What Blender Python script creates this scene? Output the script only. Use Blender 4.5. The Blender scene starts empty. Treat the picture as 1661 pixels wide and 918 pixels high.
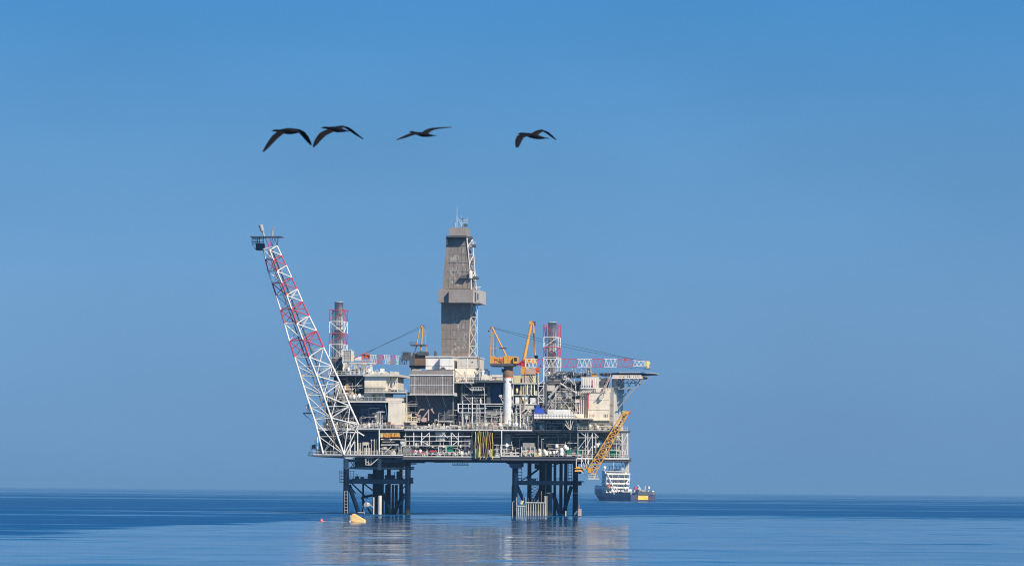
import bpy, math, random
import numpy as np
from mathutils import Vector, Matrix

R = math.radians
random.seed(7)
scene = bpy.context.scene
COL = scene.collection

# ------------------------------------------------------------------ camera geometry
IW, IH = 1661, 918
CX, HY = 830.5, 796.0            # principal point: the horizon under the lens axis
FPX = 5000.0                     # focal length in photograph pixels
CAMH = 8.0                       # eye height over the sea
ROLL = R(0.48)
D = 1000.0                       # distance to the platform's front face
PSI = R(10.0)                    # platform turned a little so its starboard faces show
S = D / FPX                      # metres per photograph pixel at the platform

cd = bpy.data.cameras.new('camera')
cam = bpy.data.objects.new('camera', cd)
COL.objects.link(cam)
cam.location = (0, 0, CAMH)
cd.sensor_width = 36.0
cd.lens = 36.0 * FPX / IW
cd.shift_y = (HY - IH / 2) / IW
cd.dof.use_dof = True
cd.dof.focus_distance = 1000.0
cd.dof.aperture_fstop = 2.4
cd.clip_start = 1.0
cd.clip_end = 250000.0
cam.rotation_euler = (Matrix.Rotation(R(90), 4, 'X') @ Matrix.Rotation(ROLL, 4, 'Z')).to_euler()
scene.camera = cam


def level(px, py):
    """photo pixel -> offsets right / up of the lens axis with the camera's roll taken out"""
    dx, dy = px - CX, HY - py
    c, s = math.cos(ROLL), math.sin(ROLL)
    return dx * c - dy * s, dx * s + dy * c


def at(px, py, Y):
    """point at distance Y that shows at a photo pixel (world)"""
    x, y = level(px, py)
    return Vector((x * Y / FPX, Y, CAMH + y * Y / FPX))


def L(px, py, w=0.0):
    """point w metres behind the platform's front plane, in the platform's own frame"""
    x, y = level(px, py)
    a = x / FPX
    c, s = math.cos(PSI), math.sin(PSI)
    u = (a * D + a * w * c - w * s) / (c + a * s)
    Y = D - u * s + w * c
    return Vector((u, w, CAMH + y * Y / FPX))


PLAT = Matrix.Translation((0, D, 0)) @ Matrix.Rotation(-PSI, 4, 'Z')

# ------------------------------------------------------------------ materials
MATS = {}


def mat(name, col, rough=0.55, metal=0.0, var=0.12, scale=0.35, stain=None, stain_amt=0.0, spec=0.35):
    """painted surface with weathering noise and vertical run-off streaks in object space"""
    if name in MATS:
        return MATS[name]
    m = bpy.data.materials.new(name)
    m.use_nodes = True
    nt = m.node_tree
    b = nt.nodes['Principled BSDF']
    b.inputs['Roughness'].default_value = rough
    b.inputs['Metallic'].default_value = metal
    b.inputs['Specular IOR Level'].default_value = spec
    tc = nt.nodes.new('ShaderNodeTexCoord')
    n1 = nt.nodes.new('ShaderNodeTexNoise')
    n1.inputs['Scale'].default_value = scale
    n1.inputs['Detail'].default_value = 6
    nt.links.new(tc.outputs['Object'], n1.inputs['Vector'])
    rp = nt.nodes.new('ShaderNodeValToRGB')
    lo = [c * (1 - var) for c in col]
    hi = [min(1, c * (1 + var)) for c in col]
    rp.color_ramp.elements[0].position = 0.3
    rp.color_ramp.elements[1].position = 0.7
    rp.color_ramp.elements[0].color = (*lo, 1)
    rp.color_ramp.elements[1].color = (*hi, 1)
    nt.links.new(n1.outputs['Fac'], rp.inputs['Fac'])
    out = rp.outputs['Color']
    if stain_amt > 0:
        mp = nt.nodes.new('ShaderNodeMapping')
        mp.inputs['Scale'].default_value = (1.6, 1.6, 0.12)
        nt.links.new(tc.outputs['Object'], mp.inputs['Vector'])
        n2 = nt.nodes.new('ShaderNodeTexNoise')
        n2.inputs['Scale'].default_value = 0.9
        n2.inputs['Detail'].default_value = 5
        nt.links.new(mp.outputs['Vector'], n2.inputs['Vector'])
        r2 = nt.nodes.new('ShaderNodeValToRGB')
        r2.color_ramp.elements[0].position = 0.48
        r2.color_ramp.elements[1].position = 0.75
        r2.color_ramp.elements[0].color = (0, 0, 0, 1)
        r2.color_ramp.elements[1].color = (stain_amt,) * 3 + (1,)
        nt.links.new(n2.outputs['Fac'], r2.inputs['Fac'])
        mx = nt.nodes.new('ShaderNodeMix')
        mx.data_type = 'RGBA'
        nt.links.new(r2.outputs['Color'], mx.inputs[0])
        nt.links.new(out, mx.inputs[6])
        mx.inputs[7].default_value = (*(stain or (0.16, 0.09, 0.05)), 1)
        out = mx.outputs[2]
    nt.links.new(out, b.inputs['Base Color'])
    MATS[name] = m
    return m


WHITE = mat('white_paint', (0.82, 0.79, 0.73), 0.45, stain_amt=0.22)
CREAM = mat('cream_paint', (0.78, 0.68, 0.53), 0.5, stain_amt=0.14)
PALE = mat('pale_grey_paint', (0.62, 0.58, 0.50), 0.55, stain_amt=0.3)
GREY = mat('mid_grey_paint', (0.35, 0.335, 0.31), 0.55, stain_amt=0.35)
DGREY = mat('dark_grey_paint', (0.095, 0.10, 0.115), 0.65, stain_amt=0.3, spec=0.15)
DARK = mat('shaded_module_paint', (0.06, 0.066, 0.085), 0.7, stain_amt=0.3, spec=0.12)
TAUPE = mat('taupe_cladding', (0.215, 0.178, 0.15), 0.7, stain=(0.29, 0.25, 0.215), stain_amt=0.5)
TAUPE2 = mat('pale_taupe_cladding', (0.285, 0.25, 0.22), 0.7, stain_amt=0.15)
MESHW = mat('weathered_windwall', (0.30, 0.275, 0.25), 0.7, var=0.34, scale=0.9, stain=(0.2, 0.18, 0.17), stain_amt=0.45)
RED = mat('red_paint', (0.52, 0.05, 0.085), 0.5)
ORED = mat('orange_red_paint', (0.62, 0.13, 0.06), 0.5)
YEL = mat('yellow_paint', (0.72, 0.36, 0.06), 0.5, stain_amt=0.35)
PYEL = mat('pale_yellow_paint', (0.70, 0.60, 0.30), 0.55, stain_amt=0.3)
HOSE = mat('yellow_hose_rubber', (0.55, 0.46, 0.10), 0.6, var=0.4, scale=0.5, stain=(0.12, 0.08, 0.05), stain_amt=0.7)
BROWN = mat('rusty_brown_steel', (0.20, 0.12, 0.075), 0.75, var=0.3)
LEG = mat('blue_black_steel', (0.004, 0.016, 0.042), 0.7, var=0.3, stain=(0.015, 0.025, 0.04), stain_amt=0.3, spec=0.03)
STEEL = mat('bare_steel', (0.50, 0.49, 0.48), 0.45, stain_amt=0.25)
BLUE = mat('blue_tarpaulin', (0.03, 0.08, 0.42), 0.6)
GREEN = mat('green_paint', (0.02, 0.22, 0.12), 0.5)
PINK = mat('pink_primer', (0.50, 0.36, 0.31), 0.6)
BYEL = mat('boom_yellow_paint', (0.76, 0.385, 0.07), 0.5, stain_amt=0.35)
STERN = mat('sunlit_navy_tone', (0.055, 0.065, 0.13), 0.5)  # hull navy lightened, with the sunlight on the stern put into the colour
MAROON = mat('maroon_stripe_paint', (0.16, 0.04, 0.04), 0.5)
PATCH = mat('bright_yellow_paint', (0.85, 0.56, 0.06), 0.5)
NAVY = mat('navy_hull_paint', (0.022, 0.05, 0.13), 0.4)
GLASS = mat('dark_window_glass', (0.02, 0.025, 0.035), 0.1, spec=0.6)
BUOY = mat('buoy_yellow', (0.86, 0.56, 0.22), 0.55)
BPINK = mat('pink_float', (0.80, 0.16, 0.22), 0.5)
CABLE = mat('steel_cable', (0.05, 0.055, 0.065), 0.6)
FEATHER = mat('black_plumage', (0.005, 0.005, 0.007), 0.7, scale=8.0, var=0.3, spec=0.15)

# ------------------------------------------------------------------ mesh builder (platform frame)


class MB:
    def __init__(self):
        self.v, self.f, self.m, self.sm = [], [], [], []
        self.mats = []
        self.prims = []
        self.cur = 0

    def use(self, m):
        if m not in self.mats:
            self.mats.append(m)
        self.cur = self.mats.index(m)
        return self

    def _add(self, vs, fs, smooth=False):
        o = len(self.v)
        self.prims.append((o, o + len(vs), len(self.f), len(self.f) + len(fs)))
        self.v += [Vector(p) for p in vs]
        for f in fs:
            self.f.append([o + i for i in f])
            self.m.append(self.cur)
            self.sm.append(smooth)

    def hexa(self, p):
        self._add(p, [(0, 3, 2, 1), (4, 5, 6, 7), (0, 1, 5, 4), (1, 2, 6, 5), (2, 3, 7, 6), (3, 0, 4, 7)])

    def box(self, a, b):
        x0, x1 = sorted((a[0], b[0])); y0, y1 = sorted((a[1], b[1])); z0, z1 = sorted((a[2], b[2]))
        self.hexa([(x0, y0, z0), (x1, y0, z0), (x1, y1, z0), (x0, y1, z0),
                   (x0, y0, z1), (x1, y0, z1), (x1, y1, z1), (x0, y1, z1)])

    def bx(self, x0, x1, y0, y1, w0, w1):
        """box whose front face covers photo pixels x0..x1, y0..y1 at depth w0, reaching back to w1"""
        c = L((x0 + x1) / 2, (y0 + y1) / 2, w0)
        k = (D + w0) / FPX
        hx = (x1 - x0) / 2 * k / math.cos(PSI)
        hz = (y1 - y0) / 2 * k
        self.box((c.x - hx, w0, c.z - hz), (c.x + hx, w1, c.z + hz))
        return self

    def frustum(self, xa0, xa1, ya, xb0, xb1, yb, w0, w1, inset=0.0):
        """tapering block: top edge xa0..xa1 at ya, bottom edge xb0..xb1 at yb; back inset at the top"""
        t0, t1 = L(xa0, ya, w0 + inset), L(xa1, ya, w0 + inset)
        b0, b1 = L(xb0, yb, w0), L(xb1, yb, w0)
        t1.z = t0.z; b1.z = b0.z
        def bk(p, w): return (p.x, w, p.z)
        self.hexa([b0, b1, bk(b1, w1), bk(b0, w1), t0, t1, bk(t1, w1 - inset), bk(t0, w1 - inset)])
        return self

    def tube(self, p, q, r, n=6, r2=None, caps=True):
        p, q = Vector(p), Vector(q)
        d = q - p
        if d.length < 1e-6:
            return
        d.normalize()
        up = Vector((0, 0, 1)) if abs(d.z) < 0.9 else Vector((0, 1, 0))
        a = d.cross(up).normalized(); b = d.cross(a)
        r2 = r if r2 is None else r2
        vs = []
        for k in range(n):
            t = 2 * math.pi * (k + 0.5) / n
            vs.append(p + (a * math.cos(t) + b * math.sin(t)) * r)
        for k in range(n):
            t = 2 * math.pi * (k + 0.5) / n
            vs.append(q + (a * math.cos(t) + b * math.sin(t)) * r2)
        fs = [(k, n + k, n + (k + 1) % n, (k + 1) % n) for k in range(n)]
        self._add(vs, fs, n > 5)
        if caps:
            self._add(vs[:n], [tuple(range(n))])
            self._add(vs[n:], [tuple(reversed(range(n)))])

    def ln(self, x0, y0, x1, y1, w=0.0, t=1.0, n=4, w1=None):
        """bar between two photo pixels, t photo pixels thick"""
        self.tube(L(x0, y0, w), L(x1, y1, w if w1 is None else w1), t * S / 2, n)
        return self

    def path(self, pts, w=0.0, t=1.0, n=5):
        for (a, b) in zip(pts[:-1], pts[1:]):
            self.ln(a[0], a[1], b[0], b[1], w, t, n)
        return self

    def ring(self, c, r, t, n=16, axis='z'):
        c = Vector(c)
        P = []
        for k in range(n):
            a = 2 * math.pi * k / n
            P.append(c + (Vector((math.cos(a) * r, math.sin(a) * r, 0)) if axis == 'z' else Vector((math.cos(a) * r, 0, math.sin(a) * r))))
        for k in range(n):
            self.tube(P[k], P[(k + 1) % n], t, 4)

    def lathe(self, c, prof, n=16):
        """prof: (radius, z) pairs round a vertical axis at c"""
        c = Vector(c)
        vs = []
        for (r, z) in prof:
            for k in range(n):
                a = 2 * math.pi * k / n
                vs.append(c + Vector((r * math.cos(a), r * math.sin(a), z)))
        fs = []
        for j in range(len(prof) - 1):
            for k in range(n):
                fs.append((j * n + k, j * n + (k + 1) % n, (j + 1) * n + (k + 1) % n, (j + 1) * n + k))
        self._add(vs, fs, True)
        self._add(vs[:n], [tuple(reversed(range(n)))])
        self._add(vs[-n:], [tuple(range(n))])

    def rail(self, x0, y0, x1, y1, w=0.0, h=5.4, step=7.0, t=0.55, w1=None):
        """guard rail on a deck edge running between two photo points (y is the deck level)"""
        a, b = L(x0, y0, w), L(x1, y1, w if w1 is None else w1)
        hh = h * S
        n = max(1, int((b - a).length / (step * S)))
        for z in (hh, hh * 0.52):
            self.tube(a + Vector((0, 0, z)), b + Vector((0, 0, z)), t * S / 2, 4)
        for i in range(n + 1):
            p = a.lerp(b, i / n)
            self.tube(p, p + Vector((0, 0, hh)), t * S / 2, 4)
        return self

    def pieces(self, gap=0.3):
        """the builder cut into groups of shapes that touch (boxes closer than gap count as touching)"""
        if not self.prims:
            return [self]
        bb = []
        for (v0, v1, f0, f1) in self.prims:
            P = self.v[v0:v1]
            bb.append([min(p[i] for p in P) - gap / 2 for i in range(3)] + [max(p[i] for p in P) + gap / 2 for i in range(3)])
        n = len(bb)
        par = list(range(n))
        def find(i):
            while par[i] != i:
                par[i] = par[par[i]]
                i = par[i]
            return i
        for i in range(n):
            a = bb[i]
            for j in range(i):
                c = bb[j]
                if a[0] <= c[3] and c[0] <= a[3] and a[1] <= c[4] and c[1] <= a[4] and a[2] <= c[5] and c[2] <= a[5]:
                    par[find(i)] = find(j)
        groups = {}
        for i in range(n):
            groups.setdefault(find(i), []).append(i)
        if len(groups) == 1:
            return [self]
        out = []
        for g in groups.values():
            b = MB()
            for i in g:
                v0, v1, f0, f1 = self.prims[i]
                o = len(b.v)
                b.v += self.v[v0:v1]
                for k in range(f0, f1):
                    b.use(self.mats[self.m[k]])
                    b.f.append([q - v0 + o for q in self.f[k]]); b.m.append(b.cur); b.sm.append(self.sm[k])
            out.append(b)
        return out

    def make(self, name, m, parent=None, base=None, frame=PLAT):
        if not self.mats:
            self.mats = [m]
        me = bpy.data.meshes.new(name)
        base = Vector(base) if base is not None else Vector((0, 0, 0))
        me.from_pydata([p - base for p in self.v], [], self.f)
        for k in self.mats:
            me.materials.append(k)
        for p, i, s in zip(me.polygons, self.m, self.sm):
            p.material_index = i
            p.use_smooth = s
        me.update()
        o = bpy.data.objects.new(name, me)
        COL.objects.link(o)
        if parent is not None:
            o.parent = parent
        else:
            o.matrix_world = frame @ Matrix.Translation(base)
        return o


def tide_band(m):
    """weed and rust in the splash zone: a ragged band by height above the sea"""
    nt = m.node_tree
    b = nt.nodes['Principled BSDF']
    src = b.inputs['Base Color'].links[0].from_socket
    tc = nt.nodes.new('ShaderNodeTexCoord')
    sp = nt.nodes.new('ShaderNodeSeparateXYZ')
    nt.links.new(tc.outputs['Object'], sp.inputs[0])
    n = nt.nodes.new('ShaderNodeTexNoise'); n.inputs['Scale'].default_value = 0.8; n.inputs['Detail'].default_value = 5
    nt.links.new(tc.outputs['Object'], n.inputs['Vector'])
    a = nt.nodes.new('ShaderNodeMath'); a.operation = 'MULTIPLY_ADD'
    nt.links.new(n.outputs['Fac'], a.inputs[0]); a.inputs[1].default_value = 2.6
    nt.links.new(sp.outputs[2], a.inputs[2])
    r = nt.nodes.new('ShaderNodeValToRGB')
    r.color_ramp.elements[0].position = 0.30; r.color_ramp.elements[0].color = (1, 1, 1, 1)
    r.color_ramp.elements[1].position = 0.52; r.color_ramp.elements[1].color = (0, 0, 0, 1)
    d = nt.nodes.new('ShaderNodeMath'); d.operation = 'DIVIDE'; d.inputs[1].default_value = 7.0
    nt.links.new(a.outputs[0], d.inputs[0]); nt.links.new(d.outputs[0], r.inputs['Fac'])
    mx = nt.nodes.new('ShaderNodeMix'); mx.data_type = 'RGBA'
    nt.links.new(r.outputs['Color'], mx.inputs[0]); nt.links.new(src, mx.inputs[6])
    mx.inputs[7].default_value = (0.045, 0.048, 0.030, 1)
    nt.links.new(mx.outputs[2], b.inputs['Base Color'])


LEGSEA = mat('blue_black_leg_steel', (0.004, 0.016, 0.042), 0.7, var=0.3, stain=(0.02, 0.028, 0.04), stain_amt=0.35, spec=0.03)
tide_band(LEGSEA)
COLLAR = mat('collar_box_paint', (0.47, 0.43, 0.38), 0.6, stain_amt=0.2)


def B(m=None):
    b = MB()
    if m:
        b.use(m)
    return b


def tag(o, label, cat, group=None):
    o['label'] = label
    o['category'] = cat
    if group:
        o['group'] = group
    return o


class Thing:
    """an Empty at the thing's base that parents its parts"""
    def __init__(self, name, label, cat, px, py, w=0.0, group=None, base=None, frame=PLAT):
        self.base = L(px, py, w) if base is None else Vector(base)
        self.frame = frame
        e = bpy.data.objects.new(name, None)
        e.empty_display_size = 1.0
        COL.objects.link(e)
        e.matrix_world = frame @ Matrix.Translation(self.base)
        tag(e, label, cat, group)
        self.e = e

    def part(self, name, b, m=None, parent=None, label=None, whole=False):
        for q in ([b] if whole else b.pieces()):
            o = q.make(name, m or (b.mats[0] if b.mats else GREY), parent=parent or self.e, base=self.base)
            if label:
                o['label'] = label
        return o


def solo(name, label, cat, b, m=None, group=None, frame=PLAT):
    zs = min(p.z for p in b.v)
    xs = [p.x for p in b.v]; ys = [p.y for p in b.v]
    base = Vector(((min(xs) + max(xs)) / 2, (min(ys) + max(ys)) / 2, zs))
    o = b.make(name, m or b.mats[0], base=base, frame=frame)
    return tag(o, label, cat, group)


# ================================================================== flare boom
FA = [(427, 404), (430.5, 421), (435.4, 440.7), (441.8, 460), (448, 479), (455, 502.5), (461.6, 525), (469.4, 553), (478, 579), (487.6, 610), (497, 641), (510.5, 681), (524, 735)]
FB = [(437.5, 406), (443.5, 421.5), (449.6, 440), (457.4, 459), (465, 479), (473, 501), (481.4, 525), (491.4, 550.7), (501.5, 579), (513.8, 609.7), (525, 641), (537, 677.6), (558, 737)]
FC = [(449.6, 399), (456.7, 414.4), (464.4, 430.7), (473, 450), (482, 469), (490.6, 489), (501.3, 512.4), (513.3, 536.5), (524.6, 563.4), (539.3, 594), (552, 621), (567.6, 658.5), (581.8, 689)]


def flare_boom():
    t = Thing('flare_boom', 'leaning red and white lattice flare boom rising from the end of the platform', 'flare boom', 558, 737, 2)
    n = len(FA)
    def wa(k): return -1.4 + 0.7 * k / (n - 1)        
    def wb(k): return -4.6 + 3.9 * k / (n - 1)
    PA = [L(*FA[k], wa(k)) for k in range(n)]
    PB = [L(*FB[k], wb(k)) for k in range(n)]
    PC = [L(*FC[k], wa(k)) for k in range(n)]
    col = [WHITE, RED, WHITE, RED, WHITE, RED, WHITE, RED, WHITE, WHITE, WHITE, WHITE]
    for P in (PA, PB, PC):
        b = B()
        for k in range(n - 1):
            th = (0.20 + 0.14 * k / n)
            b.use(col[k]).tube(P[k], P[k + 1], th, 7)
        t.part('chord', b)
    for k in range(n - 1):
        b = B(col[k])
        af = PALE if k >= 8 else col[k]
        r = 0.125 + 0.06 * k / n
        b.tube(PB[k], PC[k], r * 1.25); b.tube(PB[k], PC[k + 1], r * 1.15)
        b.use(af); b.tube(PA[k], PB[k], r); b.tube(PA[k], PC[k], r * 0.8); b.tube(PA[k], PB[k + 1], r); b.use(GREY if k >= 8 else col[k]).tube(PC[k], PA[k + 1], r * 0.7); b.use(col[k])
        if k >= 8:                                        # heavier doubled bracing low on the boom
            mB = (PB[k] + PB[k + 1]) / 2; mC = (PC[k] + PC[k + 1]) / 2
            b.tube(PB[k + 1], PC[k + 1], r * 1.1)
            b.tube(mB, PC[k + 1], r * 0.7)
            b.tube(PB[k + 1], PC[k], r * 0.9); b.tube((PA[k] + PA[k + 1]) / 2, PB[k + 1], r * 0.7)
        if 4 <= k < 8:
            b.tube((PB[k] + PB[k + 1]) / 2, PC[k], r * 0.6); b.tube((PA[k] + PA[k + 1]) / 2, PB[k], r * 0.6); b.tube((PC[k] + PC[k + 1]) / 2, PA[k], r * 0.6)
        if k >= 8:
            b.use(GREY).tube(mC, PA[k + 1], r * 0.6); b.use(PALE).tube(mB, (PA[k] + PA[k + 1]) / 2, r * 0.6)
        t.part('lattice_bracing', b, whole=True)
    # flare gas lines and the ladder run inside the lattice
    for f1, f2, r, m in ((0.42, 0.33, 0.30, GREY), (0.3, 0.5, 0.24, DGREY), (0.5, 0.2, 0.2, BROWN)):
        b = B(m)
        for k in range(n - 1):
            p = PB[k] * (1 - f1 - f2) + PA[k] * f1 + PC[k] * f2
            q = PB[k + 1] * (1 - f1 - f2) + PA[k + 1] * f1 + PC[k + 1] * f2
            b.tube(p, q, r, 7)
        t.part('gas_pipe', b)
    b = B(GREY)
    for k in range(n - 1):
        p = PB[k] * 0.35 + PA[k] * 0.15 + PC[k] * 0.5; q = PB[k + 1] * 0.35 + PA[k + 1] * 0.15 + PC[k + 1] * 0.5
        o = Vector((0.5, 0.1, 0))
        b.tube(p, q, 0.05, 4); b.tube(p + o, q + o, 0.05, 4)
        for j in range(7):
            s = p.lerp(q, j / 7); b.tube(s, s + o, 0.04, 4)
    t.part('ladder', b, whole=True)
    # head platform
    p = B(DGREY); p.bx(404.5, 456, 383.2, 384.5, -0.8, 3.6)
    deck = t.part('head_platform', p)
    b = B(DGREY)
    b.use(LEG)
    for x in (409, 412, 415, 418, 421, 427):
        b.ln(x, 384, x, 397, -1, 1.3); b.ln(x, 384, x, 397, 4, 1.3)
    for y in (388, 392.5, 396.5):
        b.ln(408, y, 428, y, -1, 1.1); b.ln(408, y, 428, y, 4, 1.1)
    b.ln(409, 397, 416, 406, 0, 0.8); b.ln(427, 397, 424, 406, 0, 0.8); b.ln(421, 385, 414, 397, 0, .7); b.ln(414, 385, 421, 397, 0, .7)
    b.bx(414.5, 426, 394.5, 405.5, 0, 3)
    t.part('hanging_basket', b)
    b = B(DGREY)
    b.ln(449, 384, 450.5, 393, 1, 0.8); b.ln(452, 384, 450.5, 393, 4, 0.8); b.ln(450.5, 393, 449.6, 399, 3, 0.8)
    b.ln(430, 385, 437.5, 406, 0, 0.9); b.ln(443, 385, 437.5, 406, 0, 0.9); b.ln(437, 385, 443, 402, 2, 0.8); b.ln(447, 385, 440, 402, 3, .8)
    b.use(RED); b.ln(433, 388, 437.5, 405, -0.5, 1.2); b.ln(440, 388, 438, 400, 0, 1.0); b.ln(446, 387, 449.6, 399, 3, 1.0)
    t.part('head_bracing', b)
    b = B(GREY)
    b.tube(L(428.5, 383.5, 2), L(426.5, 376, 2), 0.32, 10); b.tube(L(427.5, 379, 2), L(429, 376, 2), 0.18, 8)
    b.tube(L(426, 375.5, 2), L(423.2, 366.5, 2), 0.62, 14, 0.72); b.tube(L(423.2, 366.5, 2), L(422.8, 365.3, 2), 0.78, 14)
    t.part('flare_tip', b)
    b = B(GREY)
    b.tube(L(442.6, 383.5, 3), L(442.6, 368.5, 3), 0.17, 8); b.tube(L(442.0, 383.5, 3), L(442.0, 375, 3), 0.26, 8); b.tube(L(441.8, 368.2, 3), L(443.4, 368.2, 3), 0.2, 8)
    t.part('vent_post', b)


flare_boom()

# ================================================================== exhaust stacks


def exhaust_stack(label, cx, r, ytop, ybot, fx0, fx1, ys, cols, w, opentop=False, flip=1):
    t = Thing('exhaust_stack', label, 'exhaust stack', cx, ybot, w, 'tall exhaust stacks in lattice frames')
    c = L(cx, ybot, w); h = L(cx, ytop, w).z - c.z
    rr = r * S
    b = B(STEEL)
    b.lathe(c, [(rr, 0), (rr, h * 0.5), (rr * 1.01, h * 0.5), (rr * 1.01, h * 0.505), (rr, h * 0.51), (rr, h - 0.25), (rr * 1.04, h - 0.25), (rr * 1.04, h), (rr * 0.93, h), (rr * 0.93, h - 0.7), (rr * 0.3, h - 0.75)], 24)
    t.part('flue', b)
    hw = (fx1 - fx0) * S / 2 / math.cos(PSI)
    fc = L((fx0 + fx1) / 2, ybot, w)
    fc.x = L((fx0 + fx1) / 2, (ys[0] + ys[-1]) / 2, w).x
    c.x = fc.x + (c.x - fc.x) * 0.5
    for k in range(len(ys) - 1):
        z1 = L(cx, ys[k], w).z; z0 = L(cx, ys[k + 1], w).z
        b = B(cols[k])
        q = [Vector((fc.x + sx * hw, w + sy * hw, 0)) for sx, sy in ((-1, -1), (1, -1), (1, 1), (-1, 1))]
        for i in range(4):
            p0, p1 = q[i], q[(i + 1) % 4]
            u = Vector((0, 0, 1))
            b.tube(p0 + u * z0, p0 + u * z1, 0.15, 6)
            if not (opentop and k == 0):
                b.tube(p0 + u * z1, p1 + u * z1, 0.13, 4)
            if (k + i) % 2 == (0 if flip > 0 else 1):
                b.tube(p0 + u * z0, p1 + u * z1, 0.1, 4)
            else:
                b.tube(p1 + u * z0, p0 + u * z1, 0.1, 4)
        t.part('lattice_frame', b, whole=True)
    b = B(DGREY)
    x = c.x + rr * 0.35; y = w - rr - 0.35
    z0, z1 = c.z, c.z + h * 0.86
    b.tube((x, y, z0), (x, y, z1), 0.06, 4); b.tube((x + 0.5, y, z0), (x + 0.5, y, z1), 0.06, 4)
    z = z0
    while z < z1:
        b.tube((x, y, z), (x + 0.5, y, z), 0.05, 4); z += 0.45
    t.part('ladder', b, whole=True)
    return t


st = exhaust_stack('steel exhaust stack in a red and white lattice frame beside the flare boom', 549, 7.2, 489.5, 581, 536.8, 561, [503, 522, 541, 559, 579], [RED, WHITE, RED, WHITE], 14)
b = B(DGREY); c = L(546, 607, 14); h = L(546, 579, 14).z - c.z
b.lathe(c, [(2.2, 0), (2.2, h * 0.85), (1.9, h)], 24)
st.part('silencer_drum', b)
b = B(WHITE); b.ln(537, 579, 537, 607, 12, 1.2); b.ln(560, 579, 558, 607, 12, 1.2); b.ln(541, 604, 556, 583, 11, 1.0); b.ln(537, 580, 560, 580, 12, 1.2)
st.part('support_frame', b)
exhaust_stack('steel exhaust stack behind the long crane boom, its frame open at the top', 895, 7.0, 522.5, 622, 883.5, 907, [526.5, 547.5, 563.5, 580, 606, 622], [RED, WHITE, RED, WHITE, WHITE], 15, True, -1)

# ================================================================== derrick


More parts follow.
